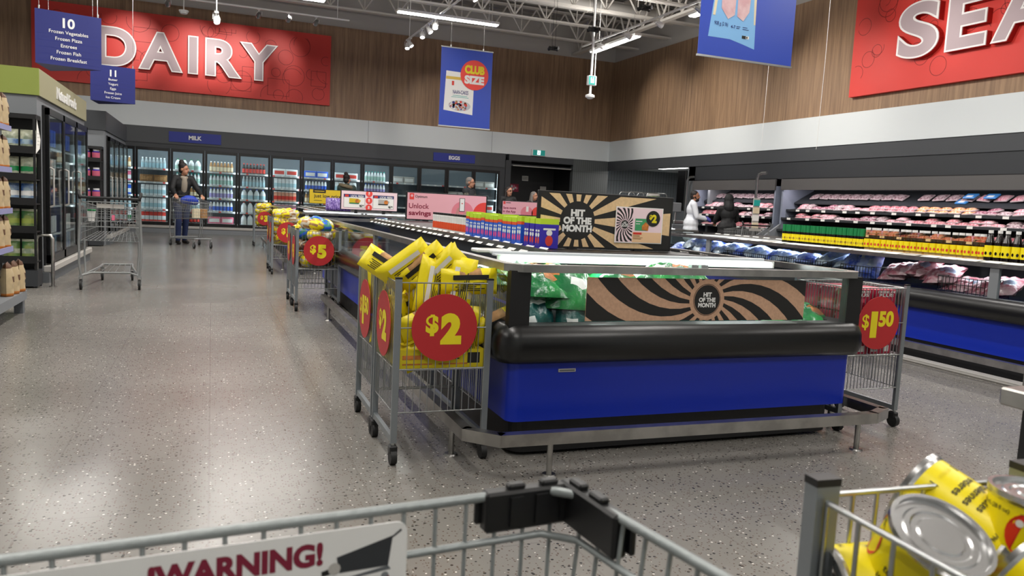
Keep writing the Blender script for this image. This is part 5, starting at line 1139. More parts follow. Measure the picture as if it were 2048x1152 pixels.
# second bin: yellow packages seen through the wires
for i, (x, y, z) in enumerate([(0.83, 3.95, 0.46), (0.98, 3.98, 0.46), (1.12, 3.95, 0.46), (0.86, 4.12, 0.46), (1.04, 4.15, 0.46), (0.84, 4.0, 0.62), (1.02, 4.05, 0.62)]):
    put_pkg(2, (x, y, z-0.012), (rd.uniform(-0.1, 0.1), rd.uniform(-0.2, 0.2), rd.uniform(-0.5, 0.5)), 'yellow package in the one fifty bin behind the two dollar bin', 'yellow packages in the one fifty bin')
# round yellow bread bags in the other bins
def loaf(m1, m2, seed, name):
    m = MB(); rdd = random.Random(seed); nu, nv = 10, 8; V = []; F = []; ms = []
    for j in range(nv+1):
        for i in range(nu):
            t_ = math.pi*j/nv; a = 6.2832*i/nu; k = 1+rdd.uniform(-0.08, 0.08); V.append((0.11*k*math.sin(t_)*math.cos(a), 0.085*k*math.sin(t_)*math.sin(a), 0.075*k*math.cos(t_)))
    for j in range(nv):
        for i in range(nu): F.append((j*nu+i, (j+1)*nu+i, (j+1)*nu+(i+1) % nu, j*nu+(i+1) % nu)); ms.append(m2 if (i+j*2) % 5 < 2 else m1)
    m.add(V, F, ms, True); return m.build(name)
L1 = loaf(YEL, TAN, 1, 'bread_bag'); L2 = loaf(YEL, CLEAR, 2, 'bread_bag'); L3 = loaf(mat('bag_teal_print', '#2f7f6a', 0.35, bump=0.3), P_BLUE, 3, 'bread_bag'); L4 = loaf(CLEAR, TAN, 4, 'bread_bag'); L5 = loaf(mat('dark_roll', '#4a2c22', 0.4), BROWN, 5, 'bread_bag')
def heap(x0, y0, mix, label, group, n=22, top=0.9, seed=1, low=None):
    r_ = random.Random(seed); k = 0
    for z in (0.515, 0.65, 0.785, top):
        for q in range(7 if z < 0.85 else 6):
            pr = low if (low and z < 0.7 and q % 2) else mix[k % len(mix)]
            o = pr if pr.name not in first_used else dup(pr, (0, 0, 0)); first_used.add(pr.name)
            a = q/7*6.28+z*9; rr = 0.125 if q else 0.0
            o.location = (x0+0.23+rr*math.cos(a)*(1 if z < 0.85 else 0.8), y0+0.23+rr*math.sin(a), z+r_.uniform(-0.015, 0.02)); o.rotation_euler = (r_.uniform(-0.5, 0.5), r_.uniform(-0.5, 0.5), r_.uniform(0, 3)); o.scale = (0.88, 0.88, 0.9)
            tag(o, label, 'bag', group); k += 1
heap(0.81, 8.2, [L1, L3, L2, L4], 'plastic bread bag heaped in the bin with the large five dollar disc', 'bread bags in the large five dollar bin', seed=2, low=L5)
heap(0.81, 8.72, [L1, L2], 'yellow bag in the bin right behind the large five dollar bin', 'yellow bags behind the five dollar bin', seed=3, top=0.82)
heap(0.83, 12.0, [L1, L4, L2], 'round yellow and tan bag in the farther five dollar bin', 'yellow and tan bags in the farther bin', seed=4)
heap(0.83, 12.52, [L2, L1], 'yellow bag in the bin behind the farther five dollar bin', 'yellow bags in the bin behind', seed=5)
heap(0.88, 18.3, [L1, L2], 'yellow bag in the farthest three dollar bin', 'yellow bags in the three dollar bin', seed=6)
# crimson boxes in the right bin
m = MB(); m.box(-0.085, 0.085, -0.05, 0.05, 0, 0.24, CRIM, 0.003); cb = m.build('cracker_box'); mm = MB(FRONT(0, -0.051, 0)); mm.ls = 0.0006
mm.text('PREMIUM', 0, 0.215, 0.025, WHITEB, 0, 0.03, wfit=0.14); mm.text('PLUS', 0, 0.18, 0.03, WHITEB, 0, 0.03, wfit=0.12); mm.rect(-0.075, 0.1, 0.03, 0.14, mat('box_rose', '#d9516a', 0.5), 0); mm.rect(-0.08, 0.015, -0.03, 0.05, PAPER, 0); mm.rect(0.02, 0.015, 0.06, 0.05, PAPER, 0)
for i in range(7): mm.rect(-0.077+i*0.0065, 0.02, -0.074+i*0.0065, 0.045, INK, 1)
mm.build('print', cb)
kk = 0
for z in (0.44, 0.69):
    for y in (3.47, 3.6, 3.73):
        for x in (3.51, 3.7):
            o = cb if kk == 0 else dup(cb, (0, 0, 0)); kk += 1; o.location = (x, y, z); o.rotation_euler = (0, 0, 0) if z < 0.6 else (0, 0.0, 0.06)
            if z > 0.6: o.scale = (1, 1, 0.55)
            tag(o, 'crimson box in the %s layer of the right one fifty bin' % ('lower' if z < 0.6 else 'upper'), 'box', 'crimson boxes, %s layer' % ('lower' if z < 0.6 else 'upper'))

# ================================================================== tomato cans in the near bin
def can():
    r_, h_ = 0.0505, 0.118
    m = MB(); m.lathe([(0, 0), (r_, 0), (r_, 0.006), (r_-0.002, 0.01), (r_-0.002, h_-0.01), (r_, h_-0.006), (r_, h_), (r_-0.004, h_), (r_-0.005, h_-0.005), (r_-0.013, h_-0.005), (r_-0.015, h_-0.0035), (r_-0.02, h_-0.0035), (r_-0.022, h_-0.005), (r_-0.027, h_-0.005), (r_-0.029, h_-0.0035), (0, h_-0.0035)], [CANL]*3+[CANY]+[CANL]*11, 36); o = m.build('tomato_can')
    m = MB(); R_ = r_-0.0014
    def cyl(u, v): return (R_*math.cos(u/R_), R_*math.sin(u/R_), v)
    def wrap(mb2):
        b0 = len(m.v); m.v += [tuple(Vector(cyl(p[0], p[1]))*(1) + Vector((math.cos(p[0]/R_), math.sin(p[0]/R_), 0))*p[2]) for p in mb2.v]; m.f += [tuple(b0+i for i in f) for f in mb2.f]; m.sm += mb2.sm
        for i in mb2.mi: m.mi.append(m.midx(mb2.mats[i]))
    a = MB(); a.ls = 0.0003
    for u0 in (0.0, 0.159):
        a.disc(u0, 0.08, 0.024, TOM, 0, n=24); a.disc(u0-0.011, 0.092, 0.004, WHITEB, 1, n=10); 
        for k in range(5): a.poly([(u0, 0.101), (u0+0.012*math.cos(k*0.8-0.2), 0.101+0.008*math.sin(k*0.8-0.2)), (u0+0.012*math.cos(k*0.8), 0.102+0.008*math.sin(k*0.8))], GREEN, 1)
        a.text('796 mL (28 fl oz)', u0-0.045, 0.1, 0.0045, INK, 0, 0.01)
        for i, s_ in enumerate(('tomates', 'italiennes', 'entieres')): a.text(s_, u0+0.062, 0.075-i*0.014, 0.0085, INK, 0, 0.015)
        a.rect(u0+0.04, 0.02, u0+0.085, 0.03, INK, 0); a.text('no name', u0+0.062, 0.025, 0.005, DISCY, 1, 0.01)
    wrap(a); m.build('label_print', o); return o
CAN = can(); cu = 0
CA = (0.678, 0.579, 0.798); NA = (-0.05, -0.47, 0.881); CB_ = (0.768, 0.646, 0.894); NB = (0.307, -0.879, -0.365); CE = (0.72, 0.56, 0.825); NE = (-0.939, 0.323, -0.119); SPA = -0.9; SPB = 0.6
def can_at(base, n, spin, sc_, label):
    global cu
    o = CAN if cu == 0 else dup(CAN, (0, 0, 0)); cu += 1
    q = Vector(n).normalized().to_track_quat('Z', 'Y').to_matrix().to_4x4() @ Matrix.Rotation(spin, 4, 'Z')
    o.location = base; o.rotation_euler = q.to_euler(); o.scale = (sc_, sc_, sc_); tag(o, label, 'can', 'tomato cans in the near bin')
can_at(CA, NA, SPA, 1.0, 'yellow tomato can tilted with its silver lid towards the camera')
can_at(CB_, NB, SPB, 1.0, 'yellow tomato can lying on its side behind the tilted one')
can_at((0.81, 0.53, 0.812), (0.05, -0.03, 0.998), 2.6, 1.0, 'tomato can standing upright at the right picture edge')
can_at(CE, NE, 3.0, 1.0, 'tomato can lying low in the corner beside the bin post')
can_at((0.79, 0.53, 0.85), (0.148, -0.894, -0.422), 0.5, 1.0, 'tomato can lying under the upright one at the picture bottom')
for i, (x, y) in enumerate([(0.62, 0.2), (0.73, 0.2), (0.63, 0.31), (0.74, 0.31), (0.64, 0.42), (0.75, 0.42), (0.66, 0.53), (0.77, 0.53)]):
    o = dup(CAN, (x, y, 0.69), (0, 0, i*1.3)); tag(o, 'tomato can in the lower layer of the near wire bin', 'can', 'lower tomato cans in the near bin')
m = MB(); m.box(0.62, 0.86, 0.596, 0.6, 0.7, 0.84, PAPER); o = m.build('display_carton', None, (0, 0, 0), None); tag(o, 'pale cardboard sheet inside the near wire bin', 'carton')

# black counter at the right edge
t = thing('service_counter', 'black counter with a steel edged top at the right picture edge', 'counter', (1.43, 1.03, 0))
m = MB(); m.box(0.03, 1.2, -1.6, -0.03, 0, 0.865, BLACK); m.build('body', t)
m = MB(); m.box(0, 1.23, -1.63, 0, 0.865, 0.9, STEEL, 0.004); m.build('steel_top', t)

# ================================================================== shopping carts
def shopping_cart(loc, rz, label, group=None, cup=False):
    t = thing('shopping_cart', label, 'shopping cart', loc, rz, group)
    W0, W1, L = 0.30, 0.21, 0.95       # half widths at handle and nose, basket length
    wid = lambda y: W0+(W1-W0)*y/L
    m = MB()
    for s in (-1, 1):
        m.path([(s*0.30, -0.02, 0.16), (s*0.315, -0.03, 0.3), (s*0.32, 0.0, 0.55), (s*0.31, 0.0, 0.8), (s*0.305, -0.03, 1.03)], 0.013, CARTM, 7)
        m.path([(s*0.30, -0.02, 0.16), (s*0.26, 0.2, 0.17), (s*0.18, 0.8, 0.19), (s*0.17, 1.02, 0.2)], 0.013, CARTM, 7)
        m.path([(s*0.27, 0.15, 0.17), (s*0.285, 0.2, 0.4), (s*0.28, 0.2, 0.56)], 0.011, CARTM, 6)
    m.path([(-0.3, -0.02, 0.16), (-0.2, 0.05, 0.19), (0.2, 0.05, 0.19), (0.3, -0.02, 0.16)], 0.012, CARTM, 6); m.tube((-0.17, 1.02, 0.2), (0.17, 1.02, 0.2), 0.012, CARTM, 6)
    for k in range(6): x = -0.15+0.06*k; m.tube((x*1.3, 0.05, 0.185), (x, 1.0, 0.2), 0.004, CARTM, 4)
    m.build('frame', t)
    m = MB(); zb = lambda y: 0.56+0.1*y/L*0.6; zt_ = lambda y: 1.0-0.07*y/L
    for s in (-1, 1):
        for fr in (0.0, 0.2, 0.4, 0.6, 0.8, 1.0): m.tube((s*wid(0), 0.0, 0.56+(0.44)*fr), (s*wid(L), L, zb(L)+(zt_(L)-zb(L))*fr), 0.0055 if fr == 1 else 0.0028, CARTM, 5)
        for i in range(20): y = L*i/19; m.tube((s*wid(y), y, zb(y)), (s*wid(y), y, zt_(y)), 0.0025, CARTM, 4)
    for fr in (0, 0.2, 0.4, 0.6, 0.8, 1.0): z = zb(L)+(zt_(L)-zb(L))*fr; m.tube((-W1, L, z), (W1, L, z), 0.0055 if fr == 1 else 0.0028, CARTM, 5)
    for i in range(13): x = -W1+2*W1*i/12; m.tube((x, L, zb(L)), (x, L, zt_(L)), 0.0025, CARTM, 4)
    for i in range(14): k = i/13*2-1; m.tube((k*W0, 0, 0.56), (k*W1, L, zb(L)), 0.0028, CARTM, 4)
    for i in range(9): y = L*i/8; m.tube((-wid(y), y, zb(y)), (wid(y), y, zb(y)), 0.0028, CARTM, 4)
    for i in range(13): x = -0.29+0.58*i/12; m.tube((x, 0.0, 0.72), (x*0.97, 0.04, 1.0), 0.0025, CARTM, 4)
    for z, y in ((0.72, 0), (0.82, 0.01), (0.92, 0.03), (1.0, 0.04)): m.tube((-0.295, y, z), (0.295, y, z), 0.004, CARTM, 5)
    m.build('basket', t)
    m = MB()
    for i in range(12): x = -0.25+0.5*i/11; m.tube((x, 0.25, 0.78), (x, 0.3, 1.0), 0.0022, CARTM, 4)
    for z in (0.78, 0.86, 0.93, 1.0): m.tube((-0.26, 0.25+(z-0.78)*0.22, z), (0.26, 0.25+(z-0.78)*0.22, z), 0.003, CARTM, 4)
    for i in range(9): x = -0.26+0.52*i/8; m.tube((x, 0.02, 0.77), (x, 0.25, 0.78), 0.0022, CARTM, 4)
    m.build('child_seat', t); m = MB(); m.box(-0.14, 0.14, -0.008, -0.004, 0.935, 0.985, GREYC); m.build('name_plate', t)
    m = MB(); m.tube((-0.3, -0.05, 1.05), (0.3, -0.05, 1.05), 0.016, BLACK, 10); 
    for s in (-1, 1): m.path([(s*0.3, -0.05, 1.05), (s*0.315, -0.05, 1.09), (s*0.315, -0.02, 1.12)], 0.018, BLACK, 7); m.tube((s*0.305, -0.05, 1.05), (s*0.305, 0.02, 1.0), 0.014, BLACK, 7)
    m.build('handle', t)
    for x, y in ((-0.3, -0.02), (0.3, -0.02), (-0.17, 1.0), (0.17, 1.0)):
        m = MB(); m.tube((x-0.012, y, 0.06), (x+0.012, y, 0.06), 0.06, RUB, 16); m.tube((x-0.014, y, 0.06), (x+0.014, y, 0.06), 0.03, GREY, 12); o = m.build('wheel', t)
        m = MB()
        for s in (-1, 1): m.box(x+s*0.018-0.003, x+s*0.018+0.003, y-0.015, y+0.015, 0.05, 0.145, CARTM)
        m.box(x-0.02, x+0.02, y-0.02, y+0.02, 0.14, 0.17, CARTM); m.build('fork', o)
    if cup:
        m = MB(); m.tube((0.03, -0.05, 1.0), (0.03, -0.02, 0.83), 0.004, CHROME, 4); m.box(0.015, 0.045, -0.03, -0.015, 0.8, 0.86, ROSE); m.build('coin_lock', t)
    return t
shopping_cart((-1.08, 9.95, 0), 0.03, 'empty grey shopping cart standing at the left freezer with a coffee cup in it', 'grey shopping carts', True)
c_ = thing('coffee_cup', 'paper coffee cup with a green lid in the left shopping cart', 'cup', (-1.29, 10.08, 0.775))
m = MB(); m.lathe([(0, 0), (0.032, 0), (0.045, 0.12), (0, 0.12)], WHITEB, 14); m.build('cup_body', c_); m = MB(); m.lathe([(0.047, 0.118), (0.047, 0.13), (0.04, 0.14), (0, 0.14)], GREEN, 14); m.build('lid', c_)
shopping_cart((-0.52, 18.0, 0), 3.5, 'grey shopping cart pushed by the woman with the hair bun', 'grey shopping carts')
shopping_cart((10.55, 13.25, 0), -0.15, 'shopping cart with a black handle beside the person in the black coat', 'grey shopping carts')
m = MB(); m.caps((-0.12, 0, 0), (0.12, 0, 0), 0.075, 0.075, BAGCL); m.sph((0, -0.02, 0.02), (0.17, 0.09, 0.1), BAGCL)
o = fuse(m, 'cloth_bag', 0.012, None, 4, BAGCL); o.location = (-0.44, 17.86, 0.95); o.rotation_euler = (0, 0.1, 0.35); tag(o, 'blue bulging cloth bag in the seat of the woman\'s cart', 'bag')
for i, (x, y, mt, nm) in enumerate(((-0.28, 17.45, SYEL, 'yellow'), (-0.16, 17.42, TAN, 'tan'), (-0.3, 17.3, CREAM, 'cream'))):
    m = MB(); m.box(-0.07, 0.07, -0.05, 0.05, 0, 0.2, mt, 0.01); o = m.build('grocery_box', None, (x, y, 0.605+0.0), (0, 0, 0.4)); tag(o, '%s grocery box lying in the woman\'s shopping cart' % nm, 'box')

# the near cart of the photographer
t = thing('shopping_cart', 'close shopping cart with a black corner guard and a WARNING plate', 'shopping cart', (0.37, 0.745, -0.005), math.radians(5.0), 'grey shopping carts')
LW = -0.58; LD = -0.95; CG = mat('cart_near_grey', '#8e9494', 0.4, 0.3, bump=0.15, bscale=120)
m = MB(); m.path([(LW, LD, 0.98), (LW, -0.05, 0.9), (LW+0.03, 0, 0.9), (-0.03, 0, 0.9), (0, -0.03, 0.9), (0.0, -0.3, 0.915), (0.01, LD, 0.98)], 0.0052, CG, 8); m.build('rim', t)
m = MB(); m.path([(LW, LD, 0.9), (LW, -0.05, 0.853), (LW+0.03, -0.006, 0.853), (-0.035, -0.006, 0.853), (-0.005, -0.035, 0.853), (0.0, LD, 0.9)], 0.0042, CG, 7); m.build('lower_ring', t)
m = MB()
for i in range(17): x = LW+0.02+(0.54)*i/16; m.tube((x, 0.0, 0.9), (x*0.94-0.02, -0.03, 0.55), 0.0024, CG, 5)
for i in range(24): y = -0.035-i*0.037; m.tube((0.0, y, 0.905), (-0.03, y, 0.55), 0.0024, CG, 5); m.tube((LW, y, 0.905), (LW+0.03, y, 0.55), 0.0024, CG, 5)
for z in (0.78, 0.7, 0.62, 0.55): m.path([(LW+0.01, LD, z), (LW+0.01, -0.02, z), (-0.01, -0.02, z), (-0.01, LD, z)], 0.003, CG, 5)
for i in range(12): x = LW+0.03+0.52*i/11; m.tube((x, LD, 0.5), (x, -0.03, 0.55), 0.0026, CG, 5)
m.build('basket', t)
m = MB()
m.box(-0.102, 0.006, -0.009, 0.009, 0.862, 0.906, BLACK, 0.003); m.box(-0.009, 0.009, -0.106, 0.006, 0.862, 0.908, BLACK, 0.003); m.box(-0.108, -0.094, 0.005, 0.012, 0.868, 0.9, BLACK, 0.002); m.box(0.006, 0.013, -0.115, -0.096, 0.868, 0.9, BLACK, 0.002)
for i in range(3): m.box(-0.075+i*0.03, -0.06+i*0.03, -0.012, -0.008, 0.868, 0.9, BLACK)
for i in range(2): m.box(-0.075+i*0.04, -0.055+i*0.04, -0.006, 0.006, 0.905, 0.912, BLACK, 0.002); m.box(-0.006, 0.006, -0.075+i*0.04, -0.05+i*0.04, 0.907, 0.914, BLACK, 0.002)
m.build('corner_guard', t)
m = MB(Matrix.Rotation(math.radians(-4), 4, 'X')); zq = 0.888
P = rounded(-0.525, -0.168, 0.885-0.17, 0.885, 0.012)
m.M = Matrix.Translation((-0.02, -0.0105, 0.006)) @ plane((0, 0, 0), (1, 0, 0), (0, 0, 1)); slab(m, P, -0.002, 0.0, WHITEB); pl = m.build('warning_plate', t)
m = MB(Matrix.Translation((-0.02, -0.0107, 0.006)) @ plane((0, 0, 0), (1, 0, 0), (0, 0, 1))); m.ls = 0.0002; PINKG = mat('plate_pink', '#c9a3a3', 0.5); MRN = mat('warning_maroon', '#7d1633', 0.5)
m.text('!WARNING!', -0.326, 0.864, 0.02, MRN, 1, 0.05, wfit=0.15); m.poly([(-0.52, 0.87), (-0.48, 0.88), (-0.46, 0.86), (-0.5, 0.8), (-0.52, 0.8)], PINKG, 0)
m.poly([(-0.238, 0.858), (-0.183, 0.872), (-0.187, 0.842), (-0.235, 0.842)], FASC2, 1); m.poly([(-0.252, 0.846), (-0.235, 0.85), (-0.235, 0.843), (-0.252, 0.841)], BLACK, 1); m.poly([(-0.186, 0.868), (-0.183, 0.872), (-0.175, 0.878), (-0.174, 0.876)], FASC2, 2); m.poly([(-0.187, 0.842), (-0.184, 0.838), (-0.23, 0.834), (-0.23, 0.836)], GREY2, 1); m.disc(-0.19, 0.832, 0.004, GREY, 1, n=12); m.disc(-0.24, 0.847, 0.006, GREYC, 2, n=12)
for r_ in (0.01, 0.015, 0.02, 0.025):
    for s in (0, math.pi):
        for k in range(5):
            a, b_ = s-0.5+k*0.2, s-0.3+k*0.2; m.poly([(-0.21+r_*math.cos(a), 0.824+r_*0.6*math.sin(a)), (-0.21+(r_+0.002)*math.cos(a), 0.824+(r_+0.002)*0.6*math.sin(a)), (-0.21+(r_+0.002)*math.cos(b_), 0.824+(r_+0.002)*0.6*math.sin(b_)), (-0.21+r_*math.cos(b_), 0.824+r_*0.6*math.sin(b_))], MRN, 1)
m.rect(-0.29, 0.835, -0.25, 0.838, MRN, 1); m.rect(-0.3, 0.828, -0.24, 0.831, GREY, 1); m.build('plate_print', pl)
m = MB(); m.tube((LW, LD-0.03, 1.0), (0.01, LD-0.03, 1.0), 0.015, BLACK, 10); m.build('handle', t)
m = MB()
for x in (LW+0.02, -0.02): m.path([(x, LD, 0.98), (x, LD+0.05, 0.5), (x, LD, 0.15), (x, -0.1, 0.18), (x, -0.08, 0.55)], 0.012, CG, 7)
m.build('frame', t)
for x in (LW+0.02, -0.02):
    for y in (LD, -0.1): m = MB(); m.tube((x-0.012, y, 0.06), (x+0.012, y, 0.06), 0.06, RUB, 14); m.box(x-0.02, x+0.02, y-0.02, y+0.02, 0.1, 0.17, CG); m.build('wheel', t)

# ================================================================== people
def ik(a, h, l1, l2, hint):
    a = Vector(a); h = Vector(h); d = h-a; L = min(d.length, l1+l2-0.005); dn = d.normalized(); h = a+dn*L
    x = (l1*l1-l2*l2+L*L)/(2*L); y = math.sqrt(max(0, l1*l1-x*x)); hv = Vector(hint); hv = (hv-dn*hv.dot(dn)).normalized(); return a+dn*x+hv*y, h
def person(loc, rz, H, label, hands, lean=0.0, turn=0.0, skin=SKIN, hair=HAIR, hairstyle='short', coat=None, coat_len=0.86, trousers=JEAN, shirt=None, glasses=False, beard=False, hood=None, gloves=None, fur=None, sleeve=None, step=0.0):
    t = thing('person', label, 'person', loc, rz); s = H/1.72; 
    S = Matrix.Scale(s, 4); Ln = Matrix.Translation((0, 0, 0.92)) @ Matrix.Rotation(lean, 4, 'X') @ Matrix.Translation((0, 0, -0.92))
    U = lambda p: Ln @ Vector(p)
    head_c = U((0, -0.02, 1.6)); HM = Matrix.Translation(head_c) @ Matrix.Rotation(turn, 4, 'Z'); Hd = lambda p: HM @ Vector(p)
    sh = [U((-0.175, 0.01, 1.41)), U((0.175, 0.01, 1.41))]; arm = []
    for i, sg in enumerate((-1, 1)):
        e, h = ik(sh[i], Vector(hands[i])/s, 0.285, 0.255, (sg*0.5, 0.6, -0.6)); arm.append((sh[i], e, h))
    b = MB(S)
    legs = []
    for sg in (-1, 1):
        st = step*sg; hip = Vector((sg*0.088, 0, 0.9)); kn = Vector((sg*0.095, -0.03+st*0.6, 0.49)); an = Vector((sg*0.1, 0.02+st, 0.085)); legs.append((hip, kn, an))
        b.caps(hip, kn, 0.078, 0.053); b.caps(kn, an, 0.052, 0.035); b.caps(an+Vector((0, 0.02, -0.045)), an+Vector((sg*0.02, -0.15, -0.055)), 0.035, 0.028)
    b.sph((0, 0, 0.95), (0.155, 0.105, 0.12)); P1 = U((0, 0.0, 1.1)); P2 = U((0, 0.01, 1.29)); b.caps((0, 0, 0.97), P1, 0.12, 0.115); b.sph(P1, (0.135, 0.095, 0.15)); b.sph(P2, (0.165, 0.11, 0.17))
    b.caps(sh[0]*0.9+P2*0.1, sh[1]*0.9+P2*0.1, 0.06, 0.06); b.caps(U((0, 0.015, 1.4)), U((0, -0.005, 1.53)), 0.058, 0.05)
    hb = MB(S @ HM); hb.sph((0, 0.008, 0.035), (0.076, 0.095, 0.09), None, 16, 10); hb.sph((0, -0.02, -0.035), (0.06, 0.072, 0.08), None, 14, 8); hb.sph((0, -0.055, -0.085), (0.03, 0.028, 0.026)); hb.caps((0, -0.092, 0.02), (0, -0.107, -0.018), 0.009, 0.014)
    for sg in (-1, 1): hb.sph((sg*0.077, 0.01, 0.0), (0.012, 0.022, 0.032)); hb.sph((sg*0.03, -0.082, 0.028), (0.02, 0.012, 0.01))
    o_ = len(b.v); b.v += hb.v; b.f += [tuple(o_+i for i in f) for f in hb.f]
    gl = MB(S)
    for i, (a, e, h) in enumerate(arm):
        sg = -1 if i == 0 else 1; b.caps(a, e, 0.05, 0.037); b.caps(e, h, 0.036, 0.026); d = (h-e).normalized(); up_ = Vector((0, 0, 1)); sd = d.cross(up_).normalized(); nn = sd.cross(d)
        for B_, gr in ((b, 0), (gl, 0.004)):
            B_.caps(h, h+d*0.05, 0.027+gr, 0.03+gr); 
            for k in range(4):
                f0 = h+d*0.075+sd*(0.03-0.02*k); ln = (0.034, 0.04, 0.037, 0.028)[k]; f1 = f0+d*ln-nn*0.012; f2 = f1+d*0.008-nn*ln*0.8
                B_.caps(h+d*0.045+sd*(0.026-0.0175*k), f0, 0.0105+gr, 0.0098+gr, None, 6); B_.caps(f0, f1, 0.0098+gr, 0.0092+gr, None, 6); B_.caps(f1, f2, 0.0092+gr, 0.008+gr, None, 6)
            tb = h+d*0.02-sd*sg*0.0+Vector((0, 0, 0))+sd*(-sg)*0.022; tm = tb+d*0.035+sd*(-sg)*0.025-nn*0.01; B_.caps(tb, tm, 0.013+gr, 0.0105+gr, None, 6); B_.caps(tm, tm+d*0.028-nn*0.012, 0.0105+gr, 0.009+gr, None, 6)
    fuse(b, 'body', 0.0085, t, 3, skin)
    if gloves: fuse(gl, 'gloves', 0.0085, t, 2, gloves)
    # trousers, shoes
    q = MB(S); q.sph((0, 0, 0.95), (0.168, 0.118, 0.13))
    for hip, kn, an in legs: q.caps(hip, kn, 0.092, 0.07); q.caps(kn, an+Vector((0, 0, 0.02)), 0.068, 0.055)
    fuse(q, 'trousers', 0.013, t, 5, trousers)
    for hip, kn, an in legs:
        q = MB(S); sx = 1 if an.x > 0 else -1; q.caps(an+Vector((0, 0.03, -0.04)), an+Vector((sx*0.02, -0.16, -0.05)), 0.044, 0.034); q.sph(an+Vector((0, 0.02, -0.02)), (0.045, 0.055, 0.05)); fuse(q, 'shoe', 0.01, t, 3, SHOE)
    # upper clothing
    q = MB(S); q.sph(P1, (0.155, 0.118, 0.17)); q.sph(P2, (0.188, 0.132, 0.18)); q.caps(sh[0]*0.92+P2*0.08, sh[1]*0.92+P2*0.08, 0.078, 0.078); q.caps((0, 0, coat_len+0.12), P1, 0.16, 0.14); q.sph((0, 0, (0.95+coat_len)/2+0.05), (0.185, 0.14, (1.05-coat_len)/2+0.08)); q.caps(U((0, 0.02, 1.42)), U((0, 0.015, 1.47)), 0.085, 0.068)
    for a, e, h in arm:
        if sleeve is None: q.caps(a, e, 0.072, 0.057); q.caps(e, e.lerp(h, 0.93), 0.055, 0.043)
        else: q.caps(a, a.lerp(e, 0.15), 0.075, 0.07)
    if coat_len < 0.8:
        for zz in (coat_len+0.1, 0.85, 0.98): q.caps((-0.06, 0, zz), (0.06, 0, zz), 0.168, 0.168)
    fuse(q, 'coat' if coat_len < 0.8 else 'jacket', 0.013, t, 5, coat)
    if sleeve is not None:
        for a, e, h in arm: q = MB(S); q.caps(a, e, 0.066, 0.053); q.caps(e, e.lerp(h, 0.92), 0.052, 0.042); fuse(q, 'sleeve', 0.012, t, 4, sleeve)
    if shirt is not None:
        q = MB(S @ Ln); q.sph((0, -0.088, 1.27), (0.07, 0.06, 0.19)); q.caps((-0.05, -0.06, 1.44), (0.05, -0.06, 1.44), 0.035, 0.035); fuse(q, 'hoodie_front', 0.012, t, 4, shirt)
    # hair / hood / beard / face
    if hood is None:
        q = MB(S @ HM); q.sph((0, 0.022, 0.055), (0.086, 0.095, 0.085)); q.sph((0, 0.045, 0.0), (0.082, 0.07, 0.085))
        if hairstyle == 'bun': q.sph((0, 0.055, 0.165), (0.055, 0.055, 0.05)); q.caps((0, 0.045, 0.12), (0, 0.055, 0.16), 0.05, 0.05); q.sph((0.0, 0.03, 0.09), (0.088, 0.095, 0.07))
        if hairstyle == 'long':
            for sg in (-1, 1): q.caps((sg*0.075, 0.03, 0.02), (sg*0.085, 0.03, -0.16), 0.035, 0.04)
            q.caps((0, 0.06, 0.0), (0, 0.07, -0.16), 0.07, 0.08)
        fuse(q, 'hair', 0.009, t, 3, hair)
    else:
        q = MB(S @ HM); q.sph((0, 0.03, 0.03), (0.115, 0.12, 0.135)); q.caps((0, 0.05, -0.08), (0, 0.08, -0.16), 0.12, 0.13); fuse(q, 'hood', 0.012, t, 5, hood)
    if fur is not None:
        q = MB(S @ HM); n = 14
        pts = [(0.15*math.cos(6.283*i/n), 0.05+0.11*math.sin(6.283*i/n), -0.16+0.03*math.sin(6.283*i/n+1)) for i in range(n)]
        q.path(pts, 0.05, None, 8, True); fuse(q, 'fur_trim', 0.012, t, 2, fur)
    if beard: q = MB(S @ HM); q.sph((0, -0.045, -0.075), (0.055, 0.05, 0.05)); q.caps((-0.058, -0.01, -0.02), (0, -0.075, -0.085), 0.02, 0.025); q.caps((0.058, -0.01, -0.02), (0, -0.075, -0.085), 0.02, 0.025); q.caps((-0.025, -0.088, -0.04), (0.025, -0.088, -0.04), 0.009, 0.009); fuse(q, 'beard', 0.007, t, 3, hair)
    for sg in (-1, 1):
        q = MB(S @ HM); q.sph((sg*0.031, -0.083, 0.016), (0.011, 0.008, 0.006), EYE, 8, 6); q.build('eye', t)
        q = MB(S @ HM); q.caps((sg*0.018, -0.094, 0.037), (sg*0.046, -0.085, 0.038), 0.0045, 0.003, hair, 6); q.build('eyebrow', t)
    q = MB(S @ HM); q.caps((-0.02, -0.084, -0.052), (0.02, -0.084, -0.052), 0.0055, 0.0055, LIP, 6); q.sph((0, -0.09, -0.052), (0.017, 0.007, 0.008), LIP, 8, 6); q.build('mouth', t)
    if glasses:
        q = MB(S @ HM)
        for sg in (-1, 1): q.path([(sg*0.032+0.023*math.cos(6.283*i/12), -0.105, 0.015+0.018*math.sin(6.283*i/12)) for i in range(12)], 0.0028, INK, 5, True); q.tube((sg*0.055, -0.103, 0.02), (sg*0.08, 0.0, 0.02), 0.0025, INK, 5)
        q.tube((-0.01, -0.105, 0.02), (0.01, -0.105, 0.02), 0.0028, INK, 5); q.build('glasses', t)
    return t
person((-0.61, 18.42, 0), 0.35, 1.74, 'woman with a dark hair bun and black jacket pushing a cart before the milk doors', ((-0.27, -0.43, 1.07), (0.27, -0.43, 1.07)), 0.16, 0.75, SKIN, HAIR, 'bun', JBLK, 0.84, JEAN, HOOD, step=0.1)
